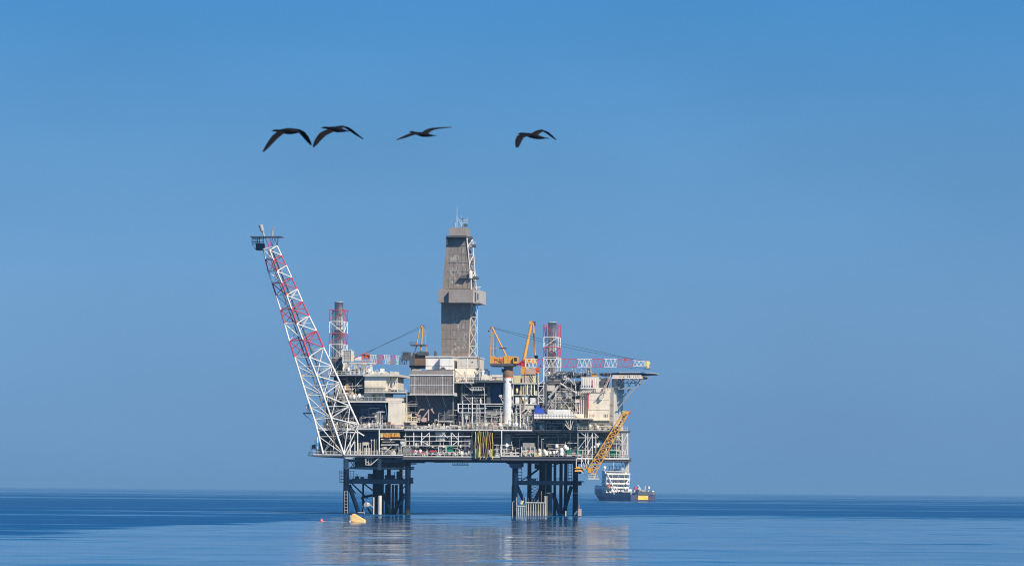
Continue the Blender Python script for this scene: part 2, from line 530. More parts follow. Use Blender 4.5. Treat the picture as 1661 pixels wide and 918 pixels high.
def derrick():
    t = Thing('derrick', 'tall taupe clad drilling derrick with a boxed collar at mid height', 'derrick', 740, 578, 12)
    W0, W1 = 12, 22
    t.part('lower_cladding', B(TAUPE).frustum(715.8, 763, 489, 715.4, 760, 578, W0, W1))
    b = B(TAUPE); b.frustum(724.8, 757, 384, 717.5, 764, 471, W0 + 0.2, W1 - 0.6, 0.9)
    t.part('upper_cladding', b)
    # cladding rails and rows of panels, a few centimetres proud
    b = B(MESHW)
    for i, y in enumerate(range(398, 470, 14)):
        f = (y - 384) / 87
        xl, xr = 724.8 + (717.5 - 724.8) * f, 757 + 7 * f
        wl = W0 + 0.2 + 0.9 * (1 - f) - 0.12
        b.ln(xl + 6, y, xr - 0.5, y, wl, 0.55)
    for k in range(5):
        f = 0.22 + k * 0.17
        b.ln(724.8 + 32.2 * f, 386, 717.5 + 46.5 * f, 469, W0 + 1.0, 0.45, w1=W0 + 0.1)
    rnd = random.Random(3)
    for i in range(46):
        y = rnd.uniform(400, 462); f = (y - 384) / 87
        x = rnd.uniform(730 - 3 * f, 752 + 6 * f)
        wl = W0 + 0.2 + 0.9 * (1 - f)
        b.bx(x, x + rnd.uniform(1.5, 4), y, y + rnd.uniform(3, 9), wl - 0.08, wl + 0.3)
    t.part('upper_cladding_rails', b, whole=True)
    b = B(MESHW)
    for y in (500, 511, 521, 534, 549, 560, 570):
        b.ln(717, y, 760, y, W0 - 0.06, 0.5)
    for x in (725, 732, 741, 749, 756):
        b.ln(x, 490, x - 0.8, 577, W0 - 0.06, 0.5)
    for i in range(34):
        x = rnd.uniform(732, 755); y = rnd.uniform(498, 570)
        b.bx(x, x + rnd.uniform(1.2, 3.5), y, y + rnd.uniform(4, 10), W0 - 0.04, W0 + 0.2)
    t.part('lower_cladding_rails', b, whole=True)
    # collar round mid height
    b = B(TAUPE2)
    b.bx(710.6, 727.5, 469, 490.3, W0 - 3.2, W1 + 1.5); b.bx(727.7, 766.8, 469.6, 490.8, W0 - 5.0, W1 + 1.2)
    col = t.part('collar', b)
    b = B(COLLAR); b.bx(767.4, 778.2, 470.5, 491.4, W0 - 4.0, W1 - 3)
    t.part('collar_box', b)
    b = B(DGREY); b.bx(770.5, 772.2, 474, 489, W0 - 4.12, W0 - 3.99); b.bx(774.5, 776, 476, 486, W0 - 4.1, W0 - 3.99)
    b.use(PALE); b.rail(769, 470.2, 778, 470.2, W0 - 1.2, 4, 4, 0.5); b.ln(770, 465.5, 780, 465.5, W0, 1.6)
    t.part('collar_fittings', b)
    # crown
    b = B(TAUPE2); b.bx(728.6, 755.5, 369.3, 382.2, W0 + 0.8, W1 - 1.2)
    t.part('crown_cabin', b)
    b = B(DGREY); b.bx(723.2, 756, 382.6, 384.8, W0 - 1.4, W1); b.bx(723.2, 725.2, 384.8, 397, W0 - 1.0, W1 - 2)
    b.bx(726, 755, 384.8, 388.6, W0 + 0.3, W1 - 1)  # dark band paints the platform's overhang shadow across the cladding top
    t.part('crown_platform_and_shade', b)
    b = B(WHITE); b.ln(741.3, 369.5, 741.3, 350, 15, 0.9); b.ln(741.3, 350, 741.5, 337, 15, 0.4); b.ln(738.9, 369.5, 738.9, 361, 15, 0.6)
    t.part('antenna', b)
    b = B(PALE)
    b.ln(743.5, 354, 750, 369.4, 15, 0.8); b.ln(757.8, 354, 757.5, 369.4, 16, 0.7); b.ln(743.5, 357, 757.5, 357, 15.5, 0.5); b.ln(747, 362, 757.5, 362, 15.5, .5)
    b.ln(749, 350, 749, 369.4, 17, 0.6); b.ln(753, 355, 753, 369.4, 17, 0.5); b.ln(744, 369, 757, 357, 17, 0.5); b.ln(750, 369, 757, 363, 16, 0.6)
    b.use(DGREY); b.bx(752, 756.5, 363, 367, 14, 16); b.bx(748.6, 750.6, 354, 356, 14.5, 15.5)
    t.part('crown_gantry', b)
    # open lattice up the side of the derrick
    b = B(WHITE)
    for (x0, y0, x1, y1, w, th) in ((757.5, 386, 765.5, 471, W0 + 0.5, 1.6), (766.5, 386, 773, 471, W1 - 1, 1.3)):
        b.ln(x0, y0, x1, y1, w, th)
    ys = [388, 400, 413, 427, 441, 455, 470]
    for i in range(6):
        f0, f1 = (ys[i] - 386) / 85, (ys[i + 1] - 386) / 85
        a = L(757.5 + 8 * f0, ys[i], W0 + 0.5); c = L(766.5 + 6.5 * f0, ys[i], W1 - 1)
        a2 = L(757.5 + 8 * f1, ys[i + 1], W0 + 0.5); c2 = L(766.5 + 6.5 * f1, ys[i + 1], W1 - 1)
        b.tube(a, c, 0.12); b.tube(*((a, c2) if i % 2 else (c, a2)), 0.12)
    t.part('side_lattice', b, whole=True)
    b = B(PALE)
    def nd(x, y, w): return L(x, y, w)
    xs = [(764, 760.5), (775.5, 775)]
    for w in (W0 + 0.4, W1 - 0.8):
        b.ln(764.5, 491, 760.5, 578, w, 1.9); b.ln(774.6, 491, 774.2, 578, w, 1.4)
        ys = [491, 514, 534.5, 561, 578]
        for i in range(4):
            f0, f1 = (ys[i] - 491) / 87, (ys[i + 1] - 491) / 87
            b.ln(764.5 - 4 * f0, ys[i], 774.6 - .4 * f1, ys[i + 1], w, 1.6); b.ln(774.6 - .4 * f0, ys[i], 764.5 - 4 * f1, ys[i + 1], w, 1.6)
            b.ln(764.5 - 4 * f1, ys[i + 1], 774.6, ys[i + 1], w, 1.6)
    for y in (514, 534.5, 561):
        f = (y - 491) / 87
        b.ln(764.5 - 4 * f, y, 764.5 - 4 * f, y, W0 + .4, 0.9, w1=W1 - 0.8); b.ln(774.6, y, 774.6, y, W0 + .4, 0.9, w1=W1 - 0.8)
    for i in range(8):
        y = 492 + i * 10.6
        b.ln(769, y, 769.5 - (i % 2) * 5, y + 10, W0 + 4, 0.7, w1=W0 + 8); b.ln(772, y, 771.5, y + 10, W0 + 6, 1.0)
    t.part('lower_lattice', b)
    b = B(PALE); c = L(763.2, 451.5, W0 - 0.3); b.lathe(c, [(0.65, 0), (0.65, 2.1), (0.3, 2.5)], 14)
    b.use(DGREY); b.bx(744, 757, 449.5, 451.5, W0 - 1.1, W0 + 0.6); b.bx(747.5, 752.5, 446.5, 449.5, W0 - .9, W0 + 0.6); b.ln(754, 449, 757.5, 440, W0 - 0.6, 0.9)
    b.bx(766, 773.5, 448.5, 452, W0 + 1, W0 + 5); b.bx(765, 769.8, 396.5, 400.5, W0 + 2, W0 + 5); b.bx(760.5, 764.5, 383.5, 387, W0 + 2, W0 + 5)
    b.ln(766.5, 452, 766, 468, W0 + 2, 1.8); b.bx(764, 767, 423, 426, W0 + 2, W0 + 4)
    b.use(PALE); b.rail(766, 448.5, 774, 448.5, W0 + 1, 4, 3, 0.5); b.rail(764, 396.3, 772, 396.3, W0 + 2, 4, 3, .5)
    t.part('side_equipment', b)


derrick()

# ================================================================== cranes


def aframe(b, apex, feet, w, t):
    for (x, y) in feet:
        b.ln(apex[0], apex[1], x, y, w, t)


def lattice_boom(t, xs, cols, top, bot, w, depth, name='boom_section', r=0.13, step=7.5):
    """four-chord crane boom; xs photo columns where the colour changes; top(x), bot(x) photo rows"""
    for k in range(len(xs) - 1):
        b = B(cols[k])
        x0, x1 = xs[k], xs[k + 1]
        n = max(1, round(abs(x1 - x0) / step))
        for w_ in (w, w + depth):
            for i in range(n):
                a, c = x0 + (x1 - x0) * i / n, x0 + (x1 - x0) * (i + 1) / n
                m = (a + c) / 2
                b.ln(a, top(a), c, top(c), w_, r * 10); b.ln(a, bot(a), c, bot(c), w_, r * 10)
                b.ln(a, bot(a), m, top(m), w_, r * 7); b.ln(m, top(m), c, bot(c), w_, r * 7)
        for i in range(n + 1):
            a = x0 + (x1 - x0) * i / n
            b.tube(L(a, top(a), w), L(a, top(a), w + depth), r * 0.7, 4); b.tube(L(a, bot(a), w), L(a, bot(a), w + depth), r * 0.7, 4)
            if i < n:
                c = x0 + (x1 - x0) * (i + 1) / n
                b.tube(L(a, top(a), w), L(c, top(c), w + depth), r * 0.6, 4)
        b.ln(x0, top(x0), x0, bot(x0), w, r * 9); b.ln(x1, top(x1), x1, bot(x1), w, r * 9)
        t.part(name, b, whole=True)


def crane_main():
    t = Thing('pedestal_crane', 'yellow crane on the white pedestal with a long red and white boom laid level', 'crane', 824, 690, 4, 'yellow deck cranes')
    w = 4.0
    c = L(824, 691, w)
    def z(y): return L(824, y, w).z - c.z
    b = B(WHITE); b.lathe(c, [(1.6, 0), (1.6, z(611.5))], 28)
    ped = t.part('pedestal', b)
    b = B(ORED); b.lathe(c, [(1.63, z(613)), (1.63, z(610.5))], 28); b.use(BROWN)
    b.lathe(c, [(1.7, z(610.4)), (1.75, z(603)), (1.45, z(601)), (1.45, z(596)), (1.9, z(594.5)), (1.9, z(593.6))], 28)
    t.part('slew_ring', b)
    b = B(DGREY); b.bx(794.5, 834, 589.5, 593.4, w - 2.4, w + 2.4); b.use(LEG); b.bx(797, 818, 592.5, 594.4, w - 2, w + 2)
    t.part('turntable', b)
    b = B(YEL); b.bx(795, 801.5, 577.5, 589.3, w - 2.2, w + 2.2); b.bx(803, 816, 579.5, 589.3, w - 2.0, w + 1.8); b.bx(817, 824, 576.8, 589.3, w - 2.3, w + 2.1)
    b.bx(825, 833, 577.6, 589.3, w - 1.6, w + 2.0); b.ln(800, 580, 815, 588, w - 2.1, 1.4); b.ln(806, 589, 812, 578, w - 2.1, 1.2)
    b.use(ORED); b.bx(810, 815.5, 581, 586, w - 2.35, w - 1.9); b.bx(801.4, 803.2, 580, 589.2, w - 1.9, w + 1); b.use(BROWN); b.bx(805, 808, 581.5, 583.5, w - 2.1, w - 2.0)
    t.part('machinery_house', b)
    b = B(YEL); b.bx(832.5, 839.5, 578.5, 589.3, w - 2.6, w - 0.4); cab = t.part('cab', b)
    b = B(GLASS); b.bx(834, 838.6, 580, 585.5, w - 2.66, w - 2.5); t.part('cab_window', b, parent=cab)
    b = B(YEL)
    for dw in (-1.6, 1.6):
        b.ln(798.3, 531, 821.5, 578, w + dw, 2.6, 6, w1=w + dw); b.ln(796.6, 531, 795.6, 578, w + dw, 1.1, 6); b.ln(799.2, 533, 799.8, 578, w + dw, 1.5, 6)
        b.ln(797, 565, 813, 565, w + dw, 1.0)
    b.tube(L(797.5, 532, w - 1.7), L(797.5, 532, w + 1.7), 0.35, 8); b.tube(L(813, 565, w - 1.7), L(813, 565, w + 1.7), 0.25, 6)
    b.tube(L(797.5, 565, w - 1.7), L(797.5, 565, w + 1.7), 0.2, 6)
    t.part('a_frame', b)
    b = B(DGREY); b.bx(795, 799.5, 529.8, 533.6, w - .5, w + .5); b.bx(791.6, 793.2, 535.5, 538, w - .4, w + .4); b.bx(810, 819, 563.3, 565, w - 1.9, w + 1.9)
    b.ln(802.5, 534, 802.5, 576, w, 0.5); b.ln(804, 540, 803.5, 576, w, 0.4)
    t.part('sheave_block', b)
    top = lambda x: 582.4 + max(0, x - 1001) * 0.075
    bot = lambda x: 594.8 - max(0, x - 1012) * 0.06
    xs = [852, 871, 883, 911, 936, 960, 980, 1001, 1027, 1046]
    lattice_boom(t, xs, [WHITE, RED, WHITE, RED, WHITE, RED, WHITE, RED, WHITE], top, bot, w - 0.8, 1.8)
    b = B(RED)
    for w_ in (w - 0.8, w + 1):
        b.ln(838, 591.5, 852, 582.4, w_, 1.6); b.ln(838, 591.5, 852, 594.8, w_, 1.6); b.ln(845, 587, 846, 593, w_, 1.2); b.ln(845, 593.2, 852, 583, w_, 1.0)
    b.bx(838, 848, 588.5, 592.5, w - 0.5, w + 0.8); b.bx(844, 850.5, 585.5, 593.6, w - 0.4, w + 0.6)
    t.part('boom_heel', b)
    b = B(PYEL); b.bx(1046.2, 1050, 585.5, 594.5, w - .9, w + 1); c2 = L(1050.5, 590, w - 0.5)
    b.tube(L(1051, 589, w - .5), L(1051, 589, w + .7), 0.75, 14); b.tube(L(1050.5, 595, w - .5), L(1050.5, 595, w + .7), 0.6, 14)
    b.use(ORED); b.bx(1052.5, 1053.6, 589, 597, w - 0.2, w + 0.3); b.bx(1012, 1016, 581.5, 584.5, w - .4, w + .4)
    b.use(DGREY); b.bx(1044, 1054, 597, 598.4, w - .5, w + .6)
    t.part('boom_tip', b)
    b = B(DGREY); b.ln(1030, 594.5, 1045, 598, w, 0.7); b.ln(1012, 595.5, 1032, 597.5, w, 0.6); t.part('tip_walkway', b)
    for dw, y0 in ((-0.7, 532.2), (0.7, 531.2)):
        b = B(CABLE); a, e = L(799.5, y0, w + dw), L(1048, 585.3 + (dw > 0) * 1.2, w + dw)
        n = 14
        P = []
        for i in range(n + 1):
            p = a.lerp(e, i / n); p.z -= 1.1 * (1 - (2 * i / n - 1) ** 2) * (1 if dw < 0 else 0.2); P.append(p)
        for i in range(n): b.tube(P[i], P[i + 1], 0.055, 5)
        t.part('pendant_cable', b)
    b = B(LEG); b.bx(813.5, 817, 598, 603.5, w - 1.5, w + 0.5); t.part('junction_box', b)


crane_main()


def crane_knuckle():
    t = Thing('pedestal_crane', 'yellow crane with a tall narrow inverted V mast beside the exhaust stack', 'crane', 860, 622, 12, 'yellow deck cranes')
    w = 11.5
    b = B(YEL)
    for dw in (-1.0, 1.0):
        b.tube(L(862.5, 522.5, w + dw * 0.5), L(848.5, 590, w + dw), 0.42, 6, 0.62)
        b.tube(L(864.8, 524, w + dw * 0.5), L(868.6, 585, w + dw), 0.34, 6, 0.3)
    for f in (0.2, 0.4, 0.6, 0.8):
        x, y = 862.5 - 14 * f, 522.5 + 67.5 * f
        b.tube(L(x, y, w - 1), L(x, y, w + 1), 0.2, 6)
    mast = t.part('mast', b)
    b = B(BROWN); b.ln(866.6, 540, 868.2, 572, w - 1, 1.6); b.use(LEG); b.bx(866.8, 870.4, 576, 583, w - 1.4, w + 1)
    t.part('luffing_cylinder', b)
    b = B(DGREY); b.bx(863.5, 867.8, 521.2, 528, w - .7, w + .7); b.use(YEL); b.bx(858.2, 863.6, 520.8, 525.8, w - .9, w + .9)
    t.part('mast_head', b)
    b = B(YEL); b.bx(846, 853, 589, 597, w - 2.0, w + 2); b.bx(852, 868, 580.5, 589.5, w - 1.4, w + 2); b.use(ORED); b.bx(856, 862, 580, 582.6, w - 1.6, w + 1); b.bx(869, 874.6, 596, 605.5, w - 2.1, w)
    t.part('machinery_house', b)
    b = B(PINK); b.bx(852, 868.8, 598, 607, w - 2.4, w + 2.4); b.use(YEL); b.bx(844.8, 851.5, 597, 607.2, w - 2.2, w + 2)
    b.use(PYEL); b.bx(853, 868, 596.6, 598, w - 2.3, w + 2.2)
    t.part('winch_house', b)
    b = B(PYEL); c = L(858, 622, w); zz = L(858, 607.4, w).z - c.z
    b.lathe(c, [(1.9, 0), (1.9, zz)], 20)
    t.part('pedestal', b)


crane_knuckle()


def crane_far():
    t = Thing('pedestal_crane', 'shaded yellow crane behind the drilling module, its short boom reaching the exhaust stack', 'crane', 675, 694, 56, 'yellow deck cranes')
    w = 56.0
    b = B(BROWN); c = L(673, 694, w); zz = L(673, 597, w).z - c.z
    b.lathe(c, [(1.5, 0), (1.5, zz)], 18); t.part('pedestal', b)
    b = B(BROWN); b.bx(668.5, 690.5, 572.5, 597, w - 0.8, w + 2.8); b.use(DGREY); b.bx(664, 672, 577, 596.5, w - 1.8, w + 2); b.bx(676, 692.5, 570.5, 576, w - 1.6, w + 2); b.use(LEG); b.bx(664, 690, 592.5, 594.5, w - 2.0, w + 3)  # dark tones put the shade on the crane's body into its paint
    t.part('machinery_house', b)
    b = B(DGREY); b.bx(651.5, 663.5, 575.5, 583.5, w - 2, w + 1); b.bx(653, 664, 571, 575.3, w - 1.6, w + 0.6)
    b.rail(652, 575, 663, 575, w - 2, 5, 3, 0.5); t.part('winch_platform', b)
    b = B(YEL)
    for dw in (-1.2, 1.2):
        b.ln(681.5, 531, 675.5, 560, w + dw, 2.0, 6); b.ln(685.8, 529.5, 682.6, 568, w + dw, 3.2, 6); b.ln(688.8, 535, 691.8, 572, w + dw, 0.9, 6)
    b.tube(L(684, 530, w - 1.3), L(684, 530, w + 1.3), 0.4, 8)
    t.part('a_frame', b)
    b = B(DGREY); b.bx(665, 690, 558.3, 560.4, w - 1.8, w + 1.8); b.rail(664, 558.4, 675, 558.4, w - 1.8, 4, 3.5, 0.5); b.ln(676, 560, 667, 590, w - 1, 1.8); b.ln(684, 560, 682, 575, w - 1, 2.2); b.bx(681.5, 687.5, 527.5, 533, w - .5, w + .5)
    t.part('mast_platform', b)
    top = lambda x: 575.5 + (x - 600) * 0.03
    bot = lambda x: 588.5 + (x - 600) * 0.04
    lattice_boom(t, [600, 611, 622, 633, 642, 652, 660], [WHITE, RED, WHITE, RED, WHITE, RED], top, bot, w - 0.8, 1.8, r=0.12, step=3.8)
    b = B(ORED)
    for w_ in (w - 0.9, w + 1):
        b.ln(575, 580, 592, 572, w_, 1.2); b.ln(592, 572, 600, 574.5, w_, 1.4); b.ln(584, 586, 600, 588.5, w_, 1.4); b.ln(592, 572, 600, 588, w_, 1.2); b.ln(586, 586, 596, 573, w_, 1.2); b.ln(600, 574, 600, 589, w_, 1.6); b.ln(594, 573, 592, 587, w_, 1.2)
    b.bx(587, 599, 575, 580.5, w - .4, w + .8)
    t.part('boom_head', b)
    b = B(WHITE); b.bx(575, 586, 578.6, 584.4, w - .7, w + .7); b.use(PYEL); b.tube(L(572.6, 580, w - .6), L(572.6, 580, w + .6), 0.75, 12); b.bx(571, 574.5, 580.5, 585.5, w - .3, w + .3)
    t.part('boom_tip', b)
    for dw, (x0, y0, x1, y1) in ((-0.7, (679.5, 530.5, 594, 573)), (0.7, (679.5, 533.5, 583, 577))):
        b = B(CABLE); b.tube(L(x0, y0, w + dw), L(x1, y1, w + dw), 0.055, 5); t.part('pendant_cable', b)


crane_far()


def boom_yellow():
    t = Thing('loading_boom', 'yellow lattice boom hinged under the deck edge and leaning outward beside the accommodation block', 'loading boom', 960, 770, -3)
    n = 11
    a0, a1 = (952.5, 762), (1011.5, 667.5)
    c0, c1 = (964.5, 770), (1020.0, 669.5)
    P = [[], [], [], []]
    for i in range(n + 1):
        f = i / n
        for j, (p, q, w) in enumerate(((a0, a1, -4.2), (c0, c1, -4.2), (a0, a1, -2.6), (c0, c1, -2.6))):
            P[j].append(L(p[0] + (q[0] - p[0]) * f, p[1] + (q[1] - p[1]) * f, w))
    for j in range(4):
        b = B(BYEL); b.tube(P[j][0], P[j][-1], 0.2, 6); t.part('chord', b)
    b = B(BYEL)
    for i in range(n):
        for (j, k) in ((0, 1), (2, 3), (0, 2), (1, 3)):
            b.tube(P[j][i], P[k][i], 0.15, 4)
            b.tube(P[j][i], P[k][i + 1], 0.14, 4); b.tube(P[k][i], P[j][i + 1], 0.12, 4)
    t.part('lattice_bracing', b, whole=True)
    b = B(BROWN)
    b.tube((P[0][0] + P[1][0]) / 2 + Vector((0, .8, 0)), (P[0][-1] + P[1][-1]) / 2 + Vector((0, .8, 0)), 0.3, 8); t.part('hose', b)
    b = B(PYEL); b.ln(1009, 667, 1024, 668.6, -3.4, 2.0); b.use(ORED); b.bx(1020, 1024.5, 666.8, 669.4, -4, -3); b.use(CABLE); b.ln(1007.5, 664, 1010.5, 667, -3.4, 1.0); b.use(YEL); b.bx(1011, 1020, 667, 671.5, -4.4, -2.4)
    t.part('boom_head', b)
    b = B(PALE); b.bx(954, 969, 775.2, 777.2, -5, -1); b.rail(954, 775.2, 969, 775.2, -5, 6, 3, 0.6); b.rail(954, 775.2, 969, 775.2, -1, 6, 3, 0.6)
    b.ln(961, 742, 961, 775, -3.6, 1.4); b.ln(954, 746, 954, 762, -2, 1.2); b.ln(940, 762, 956, 775, -3, 0.9); b.ln(966, 765, 964, 776, -3, 2.0)
    b.use(YEL); b.bx(953.5, 959, 758, 766, -4.5, -2.2); b.ln(951, 756, 956, 770, -3.5, 1.6)
    t.part('hinge_basket', b)


boom_yellow()

# ================================================================== platform: jackets and decks
plat = Thing('oil_platform', 'offshore oil platform on two dark steel jackets, decks crowded with pale pipework', 'oil platform', 750, 837, 10)


def deck(x0, x1, y0, y1, w0, w1, m=DGREY, edge=None, et=1.5):
    plat.part('deck', B(m).bx(x0, x1, y0, y1, w0, w1))
    if edge:
        b = B(edge); b.bx(x0, x1, y0 - 0.1, y0 + et, w0 - 0.22, w0 - 0.02)
        plat.part('deck_edge_beam', b)


def trunk(x, y0, y1, wdt, w, m=LEGSEA, n=14):
    """vertical tubular between two photo rows, wdt photo pixels wide, y1 below the sea for legs"""
    a, c = L(x, (y0 + y1) / 2, w), None
    z0, z1 = L(x, y1, w).z, L(x, y0, w).z
    b = B(m); b.tube((a.x, w, z0), (a.x, w, z1), wdt * S / 2, n)
    return b


SUB = 850     # photo row just under the waterline
# --- port jacket (flare side)
for x, wd, w, y0 in ((561.3, 9.2, 3, 760), (661.5, 9.0, 3, 747), (650.5, 6.5, 24, 747), (607.5, 6.5, 24, 747), (588.8, 3.2, 26, 780), (630.5, 6.8, 22, 747)):
    plat.part('leg', trunk(x, y0, SUB, wd, w))
plat.part('leg', trunk(561.3, 744, 760.5, 8.6, 3, GREY), label='grey painted upper length of the corner leg')
plat.part('leg', trunk(616, 744, SUB, 13.5, 12))
plat.part('leg', trunk(615.5, 744, 762, 7.0, 4, GREY), label='grey painted stub leg under the deck')
for y0, y1, x0, x1, w0, w1 in ((777, 784.5, 556, 665, 2.4, 3.9), (779, 783.5, 600, 664, 11, 12.5), (776, 783, 570, 660, 23, 24.5)):
    plat.part('horizontal_brace', B(LEG).bx(x0, x1, y0, y1, w0, w1))
plat.part('underdeck_girder', B(GREY).bx(566, 647, 757.5, 760.5, 6, 30))
plat.part('underdeck_girder', B(DGREY).bx(575, 640, 744, 758, 9, 28))
for x0, y0, x1, y1, t_, w in ((566, 786, 583, 835, 7, 4), (571, 784, 596, 808, 2.5, 25), (604, 803, 588, 806, 4, 20), (590, 784, 606, 796, 2.5, 26), (566, 786, 577, 800, 2, 24),
                              (622, 800, 634, 832, 6, 8), (655, 800, 637, 836, 6.5, 8), (620, 795, 606, 806, 3, 14), (657, 788, 650, 796, 2, 3), (657, 806, 650, 818, 2, 3), (586, 806, 604, 836, 3, 22)):
    b = B(LEG); b.tube(L(x0, y0, w), L(x1, y1, w), t_ * S / 2, 10); plat.part('diagonal_brace', b)
for x, wd, y0, m in ((616, 6.4, 803.5, PALE), (606, 2.2, 806, PALE), (637, 4, 786, LEG), (641.5, 3, 786, LEG), (644, 2.2, 786, LEG), (626, 3, 786, LEG)):
    plat.part('riser', trunk(x, y0, SUB, wd, 10 if m is LEG else 3.2, LEGSEA if m is LEG else m))
b = B(PALE); b.tube(L(593, 818, 3), L(597, 819, 4), 0.85, 14); b.ln(598, 816, 606, 823, 3, 1.2); b.ln(588, 820, 592, 835, 4, 1.0); b.bx(580, 589, 830.5, 831.5, 2, 4)
plat.part('caisson_clamp', b)
# ladders, walkways and rails round the legs
b = B(PALE)
for x in (558.5, 563.8):
    b.ln(x, 796, x, 832, 1.8, 0.6)
for y in range(797, 832, 5):
    b.ln(558.5, y, 563.8, y, 1.8, 0.7)
plat.part('ladder', b, whole=True)
b = B(LEG)
for y in (766, 771, 776, 781):
    b.bx(550.5, 558, y, y + 1.0, 1, 5)
for x in (551, 554.5, 568, 573.5):
    b.ln(x, 763, x, 782, 1.5, 0.8)
b.ln(550, 763.5, 575, 763.5, 1.5, .7); b.ln(566, 768, 575, 768, 1.5, .7)
b.rail(566, 777, 655, 777, 2.6, 4.5, 5, 0.6)
plat.part('leg_walkway', b)
b = B(LEG); b.bx(576, 580, 772, 777, 4, 6); b.bx(584.5, 588, 773, 777, 4, 6); b.bx(596.5, 602, 768, 777, 4, 7); b.ln(577, 768, 583, 775, 4, 1); b.ln(640, 765, 640, 777, 5, 1.0); b.bx(624, 638, 770, 777, 10, 13); b.bx(643, 648, 764, 777, 10, 13)
plat.part('walkway_equipment', b)
b = B(LEG); 
for y in (752, 757.5, 760): b.bx(666, 673.5 if y == 752 else 670, y - 1, y + 0.8, 2, 4)
b.bx(665.5, 668.5, 774, 784, 2, 4); plat.part('leg_bracket', b)
b = B(PALE)
for y in (757, 763, 769): b.ln(655.6, y, 656.8, y, 2, 1.2)
for y in range(760, 776, 3): b.ln(653.5, y, 656.5, y, 3, 0.6)
b.ln(653.5, 758, 653.5, 776, 3, 0.6); plat.part('cage_ladder', b, whole=True)
b = B(LEG)
for x0, y0, x1, y1 in ((566, 745, 577, 760), (577, 745, 568, 760), (578, 745, 572, 760), (575, 746, 579, 759), (626, 745, 645, 757), (646, 746, 628, 757), (636, 745, 630, 757)):
    b.ln(x0, y0, x1, y1, 5, 1.3)
plat.part('underdeck_bracing', b)
# pipe spool hung under the deck
b = B(WHITE); b.ln(593.5, 738, 593.5, 754, 0, 1.4); b.ln(593.5, 753.6, 602, 753.6, 0, 1.2); b.ln(601.5, 754, 635, 724, 0, 1.3); b.use(PALE); b.ln(598, 741, 598, 753, 0.4, 1.0); b.ln(602, 742, 602, 752, 0.6, 0.8); b.ln(594, 748, 601, 753, 0.4, 0.9); b.bx(594.5, 604, 739, 742.5, 0, 2)
plat.part('hanging_frame', b)

# --- starboard jacket
for x, wd, w, y0 in ((835.2, 9.2, 3, 747), (933.2, 8.6, 3, 747), (858.5, 6.8, 22, 747), (879.8, 11, 14, 747), (890.2, 9.6, 10, 747), (899.8, 4.6, 24, 747), (909.8, 5.6, 24, 747), (917.6, 5.8, 22, 747)):
    plat.part('leg', trunk(x, y0, SUB, wd, w))
plat.part('leg', trunk(832.6, 787, SUB, 6, 3.4)); plat.part('leg', trunk(891, 799, SUB, 10, 4))
for y0, y1, x0, x1, w0, w1 in ((779.5, 786.5, 839, 942, 2.4, 3.9), (781, 786, 840, 930, 12, 13.4)):
    plat.part('horizontal_brace', B(LEG).bx(x0, x1, y0, y1, w0, w1))
for x0, y0, x1, y1, t_, w in ((838, 787, 851, 815, 6, 4), (897, 799, 909, 836, 6.5, 6), (927, 788, 913.5, 834, 6, 6), (880, 787, 864, 818, 6, 12), (866, 818, 858, 834, 5, 12), (854, 775, 874, 760, 3.2, 10), (930, 788, 938, 780, 2, 3),
                              (918, 746, 896, 756, 1.6, 3)):
    b = B(LEG); b.tube(L(x0, y0, w), L(x1, y1, w), t_ * S / 2, 10); plat.part('diagonal_brace', b)
b = B(LEG)
for i in range(6):
    y = 787 + i * 5.5
    b.ln(862, y, 874, y + 5.5, 8, .8); b.ln(874, y, 862, y + 5.5, 8, .8); b.ln(862, y, 874, y, 8, .8)
b.ln(862, 787, 862, 822, 8, 0.9); b.ln(874, 787, 874, 822, 8, 0.9); plat.part('riser_frame', b)
b = B(LEG); b.rail(841, 779.5, 872, 779.5, 2.6, 4.5, 4, .6); b.rail(898, 779.5, 928, 779.5, 2.6, 4.5, 4, .6); b.ln(846, 779, 856, 772, 4, 2.0); b.bx(860, 868, 776, 779.5, 4, 6)
plat.part('leg_walkway', b)
for xs, w in (((840.5, 846), 3), ((922, 927), 4)):
    b = B(LEG)
    for x in xs: b.ln(x, 748, x, 780, w, 0.8)
    for y in range(750, 780, 5): b.ln(xs[0], y, xs[1], y, w, 0.9); b.bx(xs[0], xs[1], y, y + 0.6, w, w + 1.5)
    plat.part('stair_tower', b, whole=True)
b = B(LEG); b.bx(938, 945.5, 780, 781.6, 2, 5); b.bx(826, 846, 752, 757, 1, 5); b.bx(828, 843, 757, 759, 1, 5); b.bx(867, 873, 752, 760, 6, 9); b.bx(938, 941, 764, 768, 2, 4); plat.part('leg_bracket', b)
plat.part('riser', trunk(917.5, 828, SUB, 2.2, 2.0, PALE)); plat.part('riser', trunk(849, 795, SUB, 1.2, 2, BROWN)); plat.part('riser', trunk(878, 796, SUB, 1.6, 2, BROWN))
b = B(PALE); b.ln(939.3, 812, 939.3, 838, 1, 1.0); b.use(BROWN); b.ln(938.8, 815, 938.8, 834, 0.6, 1.2); b.use(PINK); b.bx(937.8, 941.8, 825, 836, -1, 1); b.use(WHITE); b.tube(L(932, 835, 1), L(937, 829, 1), 0.35, 5); b.ln(886, 799, 893, 799, 3, .5); b.ln(928, 799, 940, 799, 1, .5)
plat.part('leg_fitting', b)

